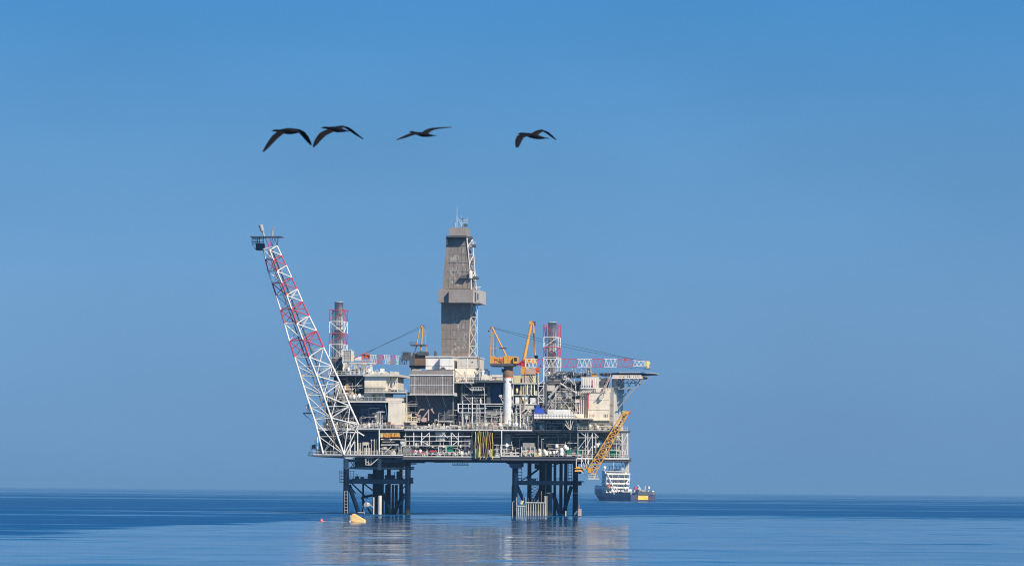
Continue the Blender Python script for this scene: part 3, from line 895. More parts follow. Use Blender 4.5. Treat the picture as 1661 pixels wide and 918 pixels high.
# boat fender: white vertical timbers in a frame
fen = Thing('boat_fender', 'row of white vertical fender bars at the waterline between dark legs', 'boat fender', 862, 837, -1)
xs = [838.2, 840.6, 844, 847, 850, 853.5, 857, 861, 865, 869, 873, 877, 881, 884.8, 887]
for i, x in enumerate(xs):
    b = B(PALE); y0 = 820.5 if 840 < x < 852 else 814.5
    if x in (838.2,): y0 = 806
    if x >= 884: y0 = 804
    b.ln(x, y0, x, 839, -1, 1.35, 6); fen.part('fender_bar', b)
b = B(PALE); b.bx(852, 883, 814, 815.6, -1.3, 0.3); b.bx(839, 852, 819.6, 821, -1.3, 0.3); b.ln(831.5, 814, 831.5, 839, -1, 1.2); b.ln(831.5, 814, 834, 812.5, -1, 1); b.ln(853, 806, 853, 820, -.8, 1.0); b.ln(883.5, 804, 883.5, 815, -.8, 1.2)
fen.part('fender_frame', b)
b = B(DGREY); b.bx(853, 884, 816, 838, 0.6, 1.2); fen.part('backing_panel', b)
b = B(PYEL); b.tube(L(845, 817, -0.8), L(847.5, 812, -0.8), 0.5, 10); b.ln(846, 818, 850, 811.5, -0.6, 1.2); b.use(BROWN); b.ln(857, 814, 857, 807, -.5, .8); b.ln(866, 814, 868, 808, -.5, 1); b.ln(872, 814, 873, 810, -.5, .8)
fen.part('hoist_block', b)

# --- decks
deck(507, 655, 736.8, 741, -0.5, 60, edge=WHITE, et=1.3)
deck(640, 812, 739.6, 745.5, 0.4, 60, edge=PALE, et=1.6)
deck(812, 937, 740.5, 746.5, 0.2, 60, edge=DGREY, et=1.2)
deck(936.5, 1020, 742.4, 748.5, -0.4, 5, edge=WHITE, et=2.2)
deck(936.5, 996, 742.6, 748.2, 5.1, 28)
deck(515, 655, 694.5, 698.4, 0.2, 60, edge=WHITE, et=1.5)
deck(655, 800, 696.2, 700, 0.4, 60, edge=WHITE, et=1.6)
deck(800, 863, 696.6, 700.4, 0.2, 60, edge=WHITE, et=2.0)
deck(863, 937, 697.3, 700.4, 1.0, 60, edge=DGREY, et=1)
deck(937, 1018, 697.4, 701.2, -0.3, 5, edge=PALE, et=1.3)
deck(937, 998, 697.6, 701.0, 5.1, 28)
deck(522, 655, 649.5, 652.6, 1.2, 38, edge=PALE, et=1.2)
deck(532, 592, 607.6, 610.4, 2, 34, edge=PALE, et=0.9)
deck(744, 830, 617.5, 620, 2.5, 38)
deck(830, 884, 621, 623, 2.5, 38, edge=PALE, et=1)
deck(884, 945, 618, 621, 6, 36)
for x0, x1, y0, y1, w0, w1 in ((560, 660, 745, 749, 4, 34), (700, 726, 745.6, 749.5, 3, 9), (660, 830, 746, 748.5, 8, 34), (771, 796, 746, 748, 4, 10), (840, 935, 746.8, 750.5, 4, 34)):
    plat.part('girder', B(LEG if x0 > 655 else DGREY).bx(x0, x1, y0, y1, w0, w1))
b = B(LEG); b.frustum(811, 846, 746.8, 826, 846, 753, 2, 6); plat.part('haunch', b)
b = B(LEG); b.frustum(698, 727, 746, 704, 720, 749.8, 2.5, 6); plat.part('haunch', b)
# inspection cradle beneath the deck: an open truss
b = B(LEG); b.ln(734, 748.5, 758, 748.5, 4, .8); b.ln(734, 754, 758, 754, 4, .9)
for i in range(7):
    x = 734 + i * 4; b.ln(x, 748, x, 754, 4, .8)
    if i < 6: b.ln(x, 748, x + 4, 754, 4, .7)
b.bx(734, 758, 753.4, 754.2, 4, 7); plat.part('cradle', b, whole=True)
# columns between the decks
for x, y0, y1, w, t_, m in ((515, 698, 737, 1, 1.6, WHITE), (541, 698, 737, 0.6, 1.8, PALE), (538, 660, 694, 4, 1.6, PALE), (568.5, 698, 737, 0.6, 1.6, WHITE), (580, 697, 737, 0.1, 1.8, WHITE), (615, 697, 737, 0.1, 1.9, WHITE),
                            (575.5, 716, 737, 0, 1.4, WHITE), (765.5, 698, 741, 0.2, 1.2, DGREY), (813.6, 697, 740, 0, 1.8, WHITE), (925, 700, 741, 4, 1.2, PALE), (873, 700, 742, 2, 2.2, DGREY), (658, 700, 740, 1, 1.2, PALE)):
    b = B(m); b.ln(x, y0, x, y1, w, t_, 6); plat.part('column', b)
b = B(WHITE); b.ln(555.5, 652, 600, 652, 1, 1.3); b.ln(600, 652, 627, 652, 1, 1.5); b.ln(625, 652, 629.5, 688, 2, 1.6); b.ln(563, 736, 575, 715.5, -0.2, 2.4); b.ln(520, 668, 531, 658, 4, 1.2)
b.ln(520, 697, 575, 697, -0.1, 2.2); b.ln(540, 700.5, 582, 701, 0.2, 2.6); b.ln(582, 701, 590, 706, 0.2, 2.6); b.ln(590, 706, 590.5, 706.5, 0.2, 3)
plat.part('portal_frame', b)
b = B(WHITE); b.frustum(553, 592, 737.5, 561, 570, 743, -0.4, 1.5); b.ln(521, 737, 526, 744, 0, 1.6); plat.part('boom_footing', b)
# pointed work platform at the flare end
b = B(DGREY); b.bx(499.5, 512, 738, 739.4, 2, 10); b.bx(503, 524, 727, 728, 3, 8); b.rail(500, 738, 512, 738, 2, 5, 3, 0.6); b.rail(503, 727, 524, 727, 3, 5, 3, .6)
b.ln(500, 738, 506, 728, 3, .8); b.ln(511, 714, 511, 727, 4, .8); b.ln(514, 714, 514, 727, 4, .8); b.ln(510, 714.5, 516, 714.5, 4, .8); b.ln(510, 720, 516, 720, 4, .8); b.bx(506, 510, 721, 727, 5, 7); b.bx(513, 520, 729, 737, 5, 9); b.bx(517, 522, 716, 727, 6, 9)
plat.part('end_platform', b)
b = B(DGREY); b.bx(491.5, 506, 669, 670.4, 4, 10); b.ln(492, 670, 507, 684, 5, 1.0); b.use(WHITE); b.ln(492, 671, 498, 678, 4.5, .9); b.use(PALE); b.rail(498, 669.5, 506, 669.5, 4, 8, 3, .8); b.bx(497, 500.5, 656, 664, 5, 6.5); b.ln(499, 648, 501, 669, 5, .8)
plat.part('side_landing', b)
# rails along every open edge
for a in ((509, 736.6, 640, 736.6, -0.4), (645, 739.4, 770, 739.4, 0.5), (803, 740.5, 845, 740.5, 0.4), (870, 741, 935, 741, 0.4), (937, 742.2, 1019, 742.2, -0.3),
          (515, 694.3, 655, 694.3, 0.3), (655, 696, 800, 696, 0.5), (800, 696.4, 862, 696.4, 0.3), (937, 697.2, 1018, 697.2, -0.2), (523, 649.3, 625, 649.3, 1.3), (533, 607.4, 590, 607.4, 2.1), (746, 617.3, 815, 617.3, 2.6)):
    b = B(PALE if a[1] > 640 else WHITE); b.rail(*a, t=0.6); plat.part('guard_rail', b)

# ================================================================== module blocks behind the open bays


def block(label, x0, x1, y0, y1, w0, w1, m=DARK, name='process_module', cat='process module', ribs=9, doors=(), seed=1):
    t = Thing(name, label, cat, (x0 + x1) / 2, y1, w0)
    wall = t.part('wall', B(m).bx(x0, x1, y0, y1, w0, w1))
    b = B(DGREY); rnd = random.Random(seed)
    n = max(2, int((x1 - x0) / ribs))
    for i in range(n + 1):
        x = x0 + 1 + (x1 - x0 - 2) * i / n
        b.bx(x - .4, x + .4, y0 + .5, y1 - .5, w0 - 0.15, w0 - 0.003)
    b.bx(x0 + .5, x1 - .5, (y0 + y1) / 2 - .5, (y0 + y1) / 2 + .5, w0 - 0.2, w0 - 0.004)
    t.part('stiffener', b, whole=True)
    return t


def fittings(t, x0, x1, y0, y1, w, n, seed, mats=(PALE, GREY, DGREY), wspan=2.0):
    """small plant standing or fixed in front of a module: cabinets, drums, pipes"""
    rnd = random.Random(seed)
    for k, m in enumerate(mats):
        for i in range(n):
            b = B(m)
            x = rnd.uniform(x0, x1); ww = w - rnd.uniform(0.3, wspan)
            typ = rnd.random()
            if typ < 0.3:
                h = rnd.uniform(2, min(9, (y1 - y0) * .6)); wd = rnd.uniform(1.5, 5); yb = y1 - rnd.choice((0, 0, rnd.uniform(0, (y1 - y0) * .5)))
                b.bx(x, x + wd, yb - h, yb, ww, ww + 0.8)
                t.part('cabinet', b)
            elif typ < 0.65:
                h = rnd.uniform(4, (y1 - y0) * .9); b.ln(x, y1, x, y1 - h, ww, rnd.uniform(.5, 1.3), 6)
                if rnd.random() < .5:
                    b.ln(x, y1 - h, min(x1, x + rnd.uniform(3, 9)), y1 - h, ww, .8, 6)
                t.part('standpipe', b)
            elif typ < 0.9:
                y = rnd.uniform(y0 + 2, y1 - 2); b.ln(x, y, min(x1, x + rnd.uniform(6, 22)), y, ww, rnd.uniform(.5, 1.2), 6)
                t.part('pipe', b)
            else:
                c = L(x, y1 - rnd.uniform(0, 4), ww); r = rnd.uniform(.25, .6)
                b.lathe(c, [(r * .3, 0), (r, .3), (r, 1.3), (r * .4, 1.6)], 10)
                t.part('small_tank', b)


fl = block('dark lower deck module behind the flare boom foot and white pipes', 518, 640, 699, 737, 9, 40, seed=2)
b = B(NAVY); b.bx(584, 613, 701, 728, 6, 9); fl.part('recess_shade_block', b)  # navy block paints the shade of the open bay
fittings(fl, 518, 612, 700, 737, 8, 22, 5, wspan=6)
b = B(PALE)
for x in (582, 585, 588.5, 594, 598, 602.5, 607, 610):
    b.ln(x, 718 if x < 600 else 712, x, 737, 1.0 + (x % 3) * .5, 1.2, 6)
b.ln(601, 714, 608.5, 714, 1.5, 1.0); b.bx(588, 597, 717, 722, 2, 4); b.bx(591, 600, 726, 737, 2.5, 4)
fl.part('vent_pipe', b)
md = block('dark middle deck module behind the bracing of the flare boom, above its foot', 528, 655, 653, 694, 9, 40, seed=3)
b = B(NAVY); b.bx(582, 624, 653.5, 690, 7, 9); md.part('recess_shade_block', b)  # navy block stands in for the shadow inside this bay
fittings(md, 530, 580, 655, 694, 8, 20, 8, wspan=6)
fittings(md, 582, 628, 672, 694, 5, 8, 9, wspan=4)
b = B(WHITE)
for x in (611.5, 614.5, 617.5): b.ln(x, 668, x, 694, 1.5, 1.0, 6)
b.ln(611, 668, 624, 668, 1.5, 1.1); b.ln(620, 673, 620, 694, 1.8, .9); b.use(DGREY); b.ln(588.5, 653, 588.5, 690, 4, .6); b.ln(609, 653, 609, 690, 4, .6); b.ln(566, 668, 628, 668, 4, .5)
md.part('vent_pipe', b)
ul = block('dark upper module open to the front beneath the stack by the flare boom', 541, 591, 611, 649, 8, 34, seed=4)
b = B(BROWN); b.tube(L(563, 608, 4), L(563, 622, 4), .35, 8); b.tube(L(563, 622, 4), L(563.5, 634, 4), .4, 8, .9); b.bx(560.5, 566.5, 634, 640, 3.5, 5); ul.part('drain_stack', b)
b = B(WHITE); b.ln(589, 612, 578, 625, 3, 1.1); b.ln(575, 629, 567, 637, 3, 1.1); b.use(PALE); b.ln(556, 626, 590, 626, 3.5, .9); b.ln(577, 612, 577, 648, 4, .8); b.bx(544, 552, 620, 640, 4, 6)
ul.part('bracing', b)
fittings(ul, 541, 588, 636, 649, 4, 12, 11, (PALE, GREY, PINK), 3)
fittings(ul, 541, 588, 613, 640, 8, 8, 12, (PALE, GREY), 2)
dm = block('dark process module under the grey drilling box, between the cream panel and pipe deck', 657, 744, 641, 694, 12, 40, seed=6)
b = B(DGREY); b.frustum(672, 742, 641, 680, 735, 684, 8, 12); dm.part('ramp_housing', b)
b = B(PALE); b.ln(660, 632, 660, 682, 2, 1.3)
for y in (655, 658, 669): b.ln(660, y, 676, y, 2, 1.2)
for x0, x1 in ((674, 678.5), (691.5, 698), (717, 723)): b.ln(x0, 641, x1, 660, 5.5, .9)
b.ln(735, 640, 735, 690, 5, 1.0); b.bx(710, 720, 682.5, 684, 2.5, 4); b.bx(722, 734, 682.5, 684, 2.5, 4)
dm.part('bracing', b)
b = B(PINK); b.ln(676, 674, 682, 664, 1.5, 2.4); b.ln(682, 664, 688, 664, 1.5, 2.6); b.ln(683, 682, 696, 664, 1.2, 2.4); b.ln(695, 664, 695, 682, 1.4, 2.4); b.ln(699, 663, 704, 670, 1.2, 2.2); b.ln(676, 674, 682, 674, 1.3, 2.6); b.bx(684, 691, 677, 684, 1, 2.5); b.ln(701, 668, 701, 662, 1.4, 2); b.bx(677, 681, 674, 682, 1.4, 2.4)
dm.part('mud_pipework', b)
b = B(PYEL); b.rail(657, 683, 676, 683, 0.6, 7, 4, .9); b.use(CREAM); b.bx(656, 677, 682.5, 684.6, 0.4, 4)
dm.part('service_landing', b)
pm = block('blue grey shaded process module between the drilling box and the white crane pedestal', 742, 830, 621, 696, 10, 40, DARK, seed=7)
b = B(NAVY); b.bx(795.5, 813, 624, 652, 7.5, 10); b.use(DGREY); b.bx(788, 812.5, 671, 686, 5, 10); b.bx(790, 795.3, 625, 656, 6, 10); pm.part('recess_shade_block', b)  # navy box paints the shade inside the opening beside the grey boxes
b = B(WHITE)
for y, x0, x1, t_ in ((655, 742, 816, 1.8), (662, 744, 790, 1.1), (669, 744, 816, 1.6), (676, 788, 812, .8), (658.5, 788, 815, .7), (666, 788, 815, .7)):
    b.ln(x0, y, x1, y, 1.6, t_)
for x, y0, y1, t_ in ((743, 655, 668, 2.0), (750.5, 650, 692, 1.3), (766, 644, 694, 1.7), (773.5, 655, 694, 1.3), (777, 655, 686, .9), (786.6, 656, 690, 1.4), (757, 680, 692, 1.0), (760, 655, 670, .9), (779.5, 646, 654, 2.2)):
    b.ln(x, y0, x, y1, 1.4, t_, 6)
b.ln(753, 622, 764.5, 633, 3, 1.3); b.ln(764.5, 633, 782, 633, 3, 1.2); b.rail(764, 633, 784, 633, 2.9, 5, 4, .7)
pm.part('white_pipework', b)
b = B(PALE); b.ln(749.5, 620, 749.5, 655, 4, 1.0); b.ln(751, 640, 766, 655, 4, .8); b.ln(766, 622, 766, 640, 4, 1); b.ln(752, 640, 790, 640, 4, 1.1); b.ln(758, 645, 786, 645, 4.5, .8); b.ln(786, 622, 786, 655, 4, 1.2); b.ln(812, 645, 816.5, 654, 3, 1.1); b.ln(809, 642, 816, 646, 3, 1.0); b.bx(810, 814, 640, 644, 3, 4); b.ln(813.5, 670, 813.5, 692, 1, 1.8, 6); b.ln(812, 671, 815, 671, 1, 2.6)
pm.part('bracing', b)
fittings(pm, 744, 790, 656, 694, 4, 24, 21, wspan=2.6)
fittings(pm, 744, 815, 682, 696, 2, 16, 22, (PALE, GREY, PINK), 1.4)
fittings(pm, 745, 790, 624, 654, 9, 14, 23, (GREY, DGREY), 4)
lr = block('dark lower deck module behind the white truss and yellow hoses', 640, 800, 701, 740, 9.5, 40, seed=8)
lc = block('dark lower deck module behind the grey drum, under the white crane pedestal', 800, 872, 701, 740, 9, 40, seed=9)
le = block('dark lower deck module behind the green cabinets, under the blue tarpaulin', 872, 945, 701, 741, 7, 36, seed=10)
ur = block('pipe laden module between the white crane pedestal and the grey scaffold', 832, 890, 624, 697, 9, 38, seed=13, m=GREY)
us = block('dark recess module under the walkway with the blue tarpaulin', 862, 940, 679, 697, 7, 36, seed=14)
sc_ = block('grey cladded module behind the scaffold beside the exhaust stack', 889, 944, 620, 678, 12, 36, seed=15, m=DGREY)
sr = block('shaded deck module behind the white truss under the accommodation block', 944, 1008, 701, 742, 10, 28, seed=16, m=GREY)

fittings(lr, 660, 795, 701, 739, 8, 12, 201, (GREY, PALE, DGREY), 5)
fittings(lc, 802, 868, 702, 739, 8, 12, 202, (PALE, GREY, DGREY), 5)
fittings(le, 874, 936, 702, 740, 6.5, 13, 203, (GREY, PALE, DGREY), 5)
fittings(ur, 834, 886, 626, 696, 8, 14, 204, (PALE, CREAM, GREY), 6)
fittings(sr, 946, 1006, 703, 741, 9, 14, 205, (PALE, WHITE, GREY), 7)
fittings(sc_, 890, 942, 622, 676, 11, 12, 206, (PALE, GREY, STEEL), 4)
fittings(md, 584, 626, 655, 694, 6.5, 10, 211, (PALE, GREY, CREAM), 4)
fittings(dm, 658, 676, 646, 694, 8, 7, 212, (PALE, GREY, CREAM), 4)
fittings(dm, 704, 742, 662, 694, 7.5, 8, 213, (GREY, PALE, GREY), 3)
fittings(pm, 788, 815, 655, 696, 4.5, 9, 214, (PALE, CREAM, GREY), 3)
fittings(us, 924, 944, 660, 697, 6, 9, 215, (CREAM, PALE, WHITE), 5)
fittings(ul, 541, 589, 612, 648, 5, 8, 216, (PALE, CREAM, GREY), 3)
fittings(lr, 658, 766, 701, 726, 4, 9, 217, (PALE, CREAM, GREY), 2.5)
fittings(le, 874, 936, 716, 740, 3.5, 8, 218, (PALE, CREAM, GREY), 2)
for t_, x0, x1, rows, w_, m_ in ((fl, 520, 640, (704, 708.5), 7.5, PALE), (lr, 655, 798, (703.5, 711, 719), 6.5, GREY), (lc, 802, 870, (703.5, 709), 6, PALE), (le, 873, 936, (704, 709, 716), 5.5, GREY), (md, 530, 625, (657, 676), 7, GREY), (ur, 833, 886, (646, 664, 676, 684), 5, CREAM)):
    for y in rows:
        b = B(m_); b.ln(x0, y, x1, y, w_, 1.0, 6); t_.part('header_pipe', b)

# ================================================================== drilling box and white cabins below the derrick
db = Thing('drilling_module', 'large grey ribbed box with pale seams below the derrick', 'drilling module', 700, 640, 2)
b = B(MESHW); b.bx(664.5, 735.5, 608.6, 640, 2.2, 25); cl = db.part('cladding', b)
b = B(TAUPE2); b.bx(665.5, 736.5, 600.2, 608, 2.0, 25); db.part('roof_parapet', b)
b = B(WHITE); b.bx(664, 736, 607.6, 609, 1.9, 2.15); b.bx(664, 736, 624.6, 625.4, 2.05, 2.19); b.bx(664, 737, 639.2, 640.6, 1.7, 2.15); b.bx(735, 736.4, 601, 640, 1.95, 2.1); b.bx(717, 717.6, 609, 640, 2.08, 2.19); b.bx(672.5, 673, 609, 640, 2.08, 2.19); db.part('seam', b, whole=True)
b = B(TAUPE)
for i in range(24):
    x = 666 + i * 2.9; b.bx(x, x + 1.2, 609.2, 624.4, 2.09, 2.195); b.bx(x, x + 1.2, 625.6, 639, 2.1, 2.195)
db.part('rib', b, whole=True)
b = B(PALE); b.bx(736, 739, 637, 642, 1.8, 6); b.bx(668, 680, 598.8, 600.2, 4, 20); b.use(CREAM); b.bx(737.2, 775, 612, 617, 6, 20); db.part('edge_trim', b)

for i, (x0, x1, y0, y1, w0, w1, lab) in enumerate(((690.5, 712.8, 579.6, 599.5, 7, 20, 'white cabin under the derrick, the one next to the shaded crane'), (713.2, 734.6, 579.6, 599.5, 4.5, 20, 'white cabin under the derrick, middle of three'), (741.5, 772.5, 580, 597, 6, 20, 'pale grey cabin under the open side lattice of the derrick'))):
    t = Thing('drill_floor_cabin', lab, 'cabin', (x0 + x1) / 2, y1, w0)
    w_ = t.part('wall', B(WHITE if i < 2 else PALE).bx(x0, x1, y0, y1, w0, w1))
    b = B(PALE); b.bx(x0 - .6, x1 + .6, y0 - 2.2, y0 - .02, w0 - .3, w1); b.bx(x0, x1, (y0 + y1) / 2 + 3.6, (y0 + y1) / 2 + 4.2, w0 - .1, w0 - .003); t.part('roof', b)
    b = B(DGREY)
    if i == 1:
        c = L(718.5, 600, w0 - .4); b.tube(L(718.5, 599.5, w0 - .5), L(718.5, 599.5, w0 - .06), 0.9, 16); t.part('vent_hood', b)
    elif i == 0:
        b.bx(704, 707, 571, 577.3, w0 + 1, w0 + 3); b.bx(704.5, 706.5, 569, 571, w0 + 1.2, w0 + 2.6); t.part('roof_fan', b)
    else:
        b.bx(765, 767, 586, 588, w0 - .12, w0 - .003); b.use(WHITE); b.bx(757.5, 758.4, 580, 597, w0 - .1, w0 - .003); t.part('wall_fitting', b)
b = B(CREAM); b.frustum(738, 770, 597.5, 737.5, 777, 613, 5, 20, 0.5); b.use(PALE); b.ln(742, 594, 752, 607, 4.5, .7); b.ln(757, 598, 757, 616, 4.6, 1.0); b.ln(772, 599, 775, 616, 4.8, 1.2); b.ln(738, 608.5, 775, 608.5, 4.5, .9)
fl_ = solo('drill_floor_skirt', 'cream sloping skirt below the pale cabin at the foot of the derrick', 'cladding', b)
t = Thing('access_landing', 'cream railed stair landing beside the grey ribbed drilling box', 'landing', 752, 621, 3)
b = B(CREAM); b.bx(737.5, 768, 619.4, 621, 1.6, 8); t.part('landing', b)
b = B(PALE); b.rail(738, 619.4, 768, 619.4, 1.7, 8, 4, .7); b.rail(738, 612, 768, 612, 4, 4, 5, .6); t.part('guard_rail', b)
b = B(CREAM); b.ln(743, 609, 765, 624, 2, 1.6); b.ln(738, 617, 746, 612, 2, 1.2); b.bx(740, 748, 613, 619, 4, 6); b.bx(752, 757, 611, 619, 4, 6); t.part('stair', b)

# ================================================================== cream housings on the flare side
t = Thing('utility_building', 'cream windowless housing with a walkway across its front, below the orange crane tip', 'utility building', 608, 634, 2)
b = B(CREAM); b.bx(591, 626.8, 610.5, 634, 2.2, 20); t.part('wall', b)
b = B(PALE); b.bx(588.5, 645, 606.4, 610.2, 1.2, 21); t.part('roof', b)
b = B(PALE); b.bx(591, 626, 627.6, 628.6, 1.5, 2.18); b.rail(591.5, 627.6, 626, 627.6, 1.6, 5, 6, .5); b.bx(590.5, 658, 635, 637, 0.6, 16); b.rail(592, 635, 658, 635, .7, 5, 6, .6); t.part('walkway', b)
b = B(PALE); b.bx(629, 643.5, 612, 632, 7, 18); t.part('side_block', b)
b = B(WHITE)
for x0, y0, x1, y1 in ((629, 611, 629, 634), (637, 611, 637, 630), (644.6, 611, 644.6, 636), (630, 628, 637, 613), (637, 628, 640, 612), (640, 628, 644, 613), (626, 629.5, 645, 629.5), (630, 618, 644, 618), (632, 611, 632, 628)):
    b.ln(x0, y0, x1, y1, 3, 1.0)
t.part('stair_frame', b)
b = B(CREAM); b.bx(590.5, 624.5, 637.4, 649, 3, 16); b.use(PYEL); b.bx(609, 615, 638.5, 643, 2.4, 3); b.use(BROWN); b.bx(604, 607, 640, 646, 2.3, 2.9); b.bx(608, 610.5, 643, 648, 2.3, 2.9); b.use(PALE); b.bx(625, 650, 644, 648.5, 2, 12); b.ln(593, 640, 593, 648, 2.6, 1.2); b.bx(617, 621, 641, 648, 2.4, 3)
t.part('lower_storey', b)
b = B(PALE); rnd = random.Random(31)
for i in range(22):
    x = rnd.uniform(592, 641); h = rnd.uniform(1, 4.5); b.bx(x, x + rnd.uniform(.8, 2.5), 606.3 - h, 606.4, 3 + rnd.uniform(0, 4), 9)
b.ln(605, 606, 611, 599, 4, 1.2); b.ln(611, 599, 616, 605, 4, 1.2); b.use(WHITE); b.bx(616.5, 620.5, 597.5, 605, 4, 7); b.bx(596, 606, 602, 606.3, 5, 9)
t.part('roof_plant', b)
t = Thing('equipment_house', 'tall plain cream panel housing between the dark bay and the drilling module', 'equipment house', 642, 694, 1)
b = B(CREAM); b.bx(629.5, 655.6, 653, 689, 0.8, 9); t.part('wall', b)
b = B(CREAM); b.bx(626.5, 652, 645.5, 652.6, 1.0, 10); t.part('upper_housing', b)
b = B(BROWN); b.bx(627.5, 634, 684, 694, 0.4, 3); b.use(PINK); b.ln(632, 690, 641, 686, .2, 1.2); b.ln(633, 693, 633, 686, .3, .9); b.bx(640, 650, 688.4, 694, .3, 3); b.use(CREAM); b.bx(636, 655, 689.2, 694.4, 1.2, 6); t.part('base_fitting', b)

# skyline plant on the flare-side roof
t = Thing('roof_plant', 'crowded pale pipework and vessels on the roof between the stack drum and the boom tip', 'roof plant', 575, 607, 6)
fittings(t, 556, 604, 588, 607, 8, 22, 41, (PALE, WHITE, GREY), 4)
b = B(PALE); b.bx(556, 570, 568.5, 586, 9, 13); b.use(WHITE); b.ln(557, 567, 570.5, 567, 8.6, .9); b.ln(570.5, 567, 570.5, 587, 8.6, .9); b.ln(556, 567, 556, 607, 8.6, 1.2); b.use(CREAM); b.bx(556.5, 561.5, 588, 607, 8, 11); b.use(GREY)
for y in (572, 576, 580): b.ln(557, y, 570, y, 8.8, .6)
for x in (560, 564, 567): b.ln(x, 568, x, 586, 8.7, .6)
t.part('vent_box', b)
b = B(PALE); b.bx(566, 604, 588, 590, 7, 12); b.rail(566, 588, 604, 588, 7, 4, 5, .5)
for x in (566, 575, 584, 593, 603): b.ln(x, 589, x, 607, 7.2, .9)
b.ln(575, 607, 584, 590, 7.2, .8); b.use(DGREY); b.bx(569, 580, 599, 605, 6, 9)
t.part('support_frame', b)

# ================================================================== pipe bays at the deck edges
t = Thing('orange_machinery', 'row of small orange machines on the lower deck below the cream panel housing', 'machinery', 632, 709, 1)
b = B(YEL)
for i, x in enumerate((622, 626.5, 631, 635.5, 640, 644)):
    b.bx(x, x + 3.6, 703.6 - (i % 2) * .8, 708.4, 0.4, 2.6)
t.part('machine', b)
b = B(PYEL); b.bx(617, 621.5, 702, 709, .6, 2.4); b.ln(616, 702, 648, 702, .5, .9); t.part('frame', b)
b = B(ORED); b.bx(624, 633, 708.5, 709.6, .3, 2.6); b.ln(633.5, 703, 633.5, 709, .3, .7); b.ln(642, 703, 639, 709, .3, .7); t.part('skid_base', b)
b = B(DARK); b.bx(617, 649, 699, 710, 4, 4.3); t.part('back_screen', b)

t = Thing('pipe_manifold', 'pale pipe manifold on the cellar deck under the orange machines', 'pipework', 635, 737, 1)
b = B(PALE)
for y, x0, x1, t_ in ((712.5, 618, 648, 2.2), (721.5, 618, 647, 2.2), (716.5, 620, 640, 1.1), (728, 620, 630, 1.0), (729, 636, 643, .9)):
    b.ln(x0, y, x1, y, 1, t_, 6)
b.ln(647, 721.5, 647, 737, 1, 1.6, 6); b.ln(650.5, 722, 650.5, 737, .8, 1.6, 6); b.ln(620, 722, 620, 737, 1.4, 1.4, 6); b.ln(633, 715, 637, 712, .8, 1.3); b.ln(650.5, 722, 655, 717, .8, 2.2, 6); b.bx(622, 627, 724, 730, 1.2, 2.4); b.bx(634.5, 641.5, 732, 737, .8, 2.4)
t.part('header_pipe', b)
b = B(PALE); b.bx(649, 657, 712, 724, .8, 3); b.ln(648, 713, 658, 713, .5, 1.6, 6); c = L(652, 720, .4); b.tube(L(652, 718, .2), L(652, 718, .8), .5, 12); t.part('valve_set', b)
b = B(GREY); 
for i in range(7): b.bx(653, 667, 725.5 + i * 1.9, 726.6 + i * 1.9, 0.6, 1)
b.bx(653.4, 666.6, 725, 739, 1.0, 4); t.part('louvred_cabinet', b, whole=True)
fittings(t, 616, 650, 712, 737, 5, 14, 44, (PALE, GREY, DGREY), 3)

t = Thing('truss_girder', 'white steel truss framing the lower deck below the drilling module', 'truss', 712, 724, 0.6)
b = B(WHITE)
for y, t_ in ((707.6, 1.7), (715, 1.1), (722.6, 1.5)): b.ln(655, y, 766, y, .8, t_)
t.part('chord', b)
b = B(WHITE)
for x, t_ in ((671.2, 1.6), (684, 1.8), (696.6, 1.5), (732, 1.8), (743.6, 1.5)): b.ln(x, 699, x, 723, .8, t_)
for a in ((685, 712.5, 696, 702), (685, 716, 696, 722), (733, 702, 743, 712.5), (743, 715, 735, 721), (716, 700, 723, 707), (723, 700, 716, 707)): b.ln(*a, .8, 1.4)
t.part('web_member', b)

t = Thing('pump_row', 'row of small pumps and red hoses on the cellar deck below the white truss', 'pumps', 710, 740, 1)
fittings(t, 662, 768, 724, 740, 4, 26, 51, (PALE, GREY, WHITE), 3)
b = B(RED)
for x in (668, 677, 684, 697, 701, 705): b.bx(x, x + 3.2, 731, 733, .6, 1.4)
b.ln(680, 735, 692, 735, .6, 1.4); b.ln(697, 730, 704, 730, .8, 1.0); t.part('red_hose', b)
b = B(GREEN); b.bx(724, 733.5, 722.5, 732, 1.5, 4); t.part('green_cabinet', b)
b = B(WHITE)
for a in ((711.5, 724, 723.5, 724), (711.5, 724, 711.5, 735), (723.5, 724, 723.5, 735)): b.ln(*a, .6, 1.6)
for i in range(12): x = 664 + i * 9; b.bx(x, x + 3, 733.5, 736.8, .7, 1.6)
t.part('white_casing', b)
b = B(PALE); b.bx(707, 722, 699, 715, 2.2, 5); b.ln(706, 703, 720, 703, 1, 1.4); b.ln(714, 699, 714, 730, 1.2, 1.6); t.part('valve_stack', b)
b = B(DGREY); b.bx(753, 766, 712, 730, 2, 6); b.bx(665, 671, 724, 738, 1.5, 4); t.part('dark_tank', b)

t = Thing('hose_bundle', 'bundle of hanging yellow and brown hoses between the decks', 'hoses', 785, 744, -0.5)
rnd = random.Random(5)
for i, x in enumerate((771, 774, 776.8, 779.5, 782, 784.5, 787.4, 789.6, 791.8, 795, 798.8)):
    b = B(HOSE if i not in (1, 4, 6, 8) else BROWN)
    y0 = 700 + rnd.uniform(-3, 2); y1 = 741 + rnd.uniform(-2, 4); w_ = -0.3 - rnd.uniform(0, .7)
    pts = [(x + math.sin(k * 1.3 + i) * .7, y0 + (y1 - y0) * k / 7) for k in range(8)]
    b.path(pts, w_, 1.5 if i in (2, 10, 0) else 1.15, 6)
    t.part('hose', b)
b = B(PYEL); b.bx(769.5, 773, 727, 740, -.6, .1); b.bx(775.3, 778.5, 724, 741, -.7, .05); b.bx(795.5, 797.5, 728, 741, -.6, 0); t.part('hose_guard', b)
b = B(PALE)
for i in range(17): b.ln(766 + i * 2.1, 686 + (i % 3), 766 + i * 2.1, 698, .2, .8)
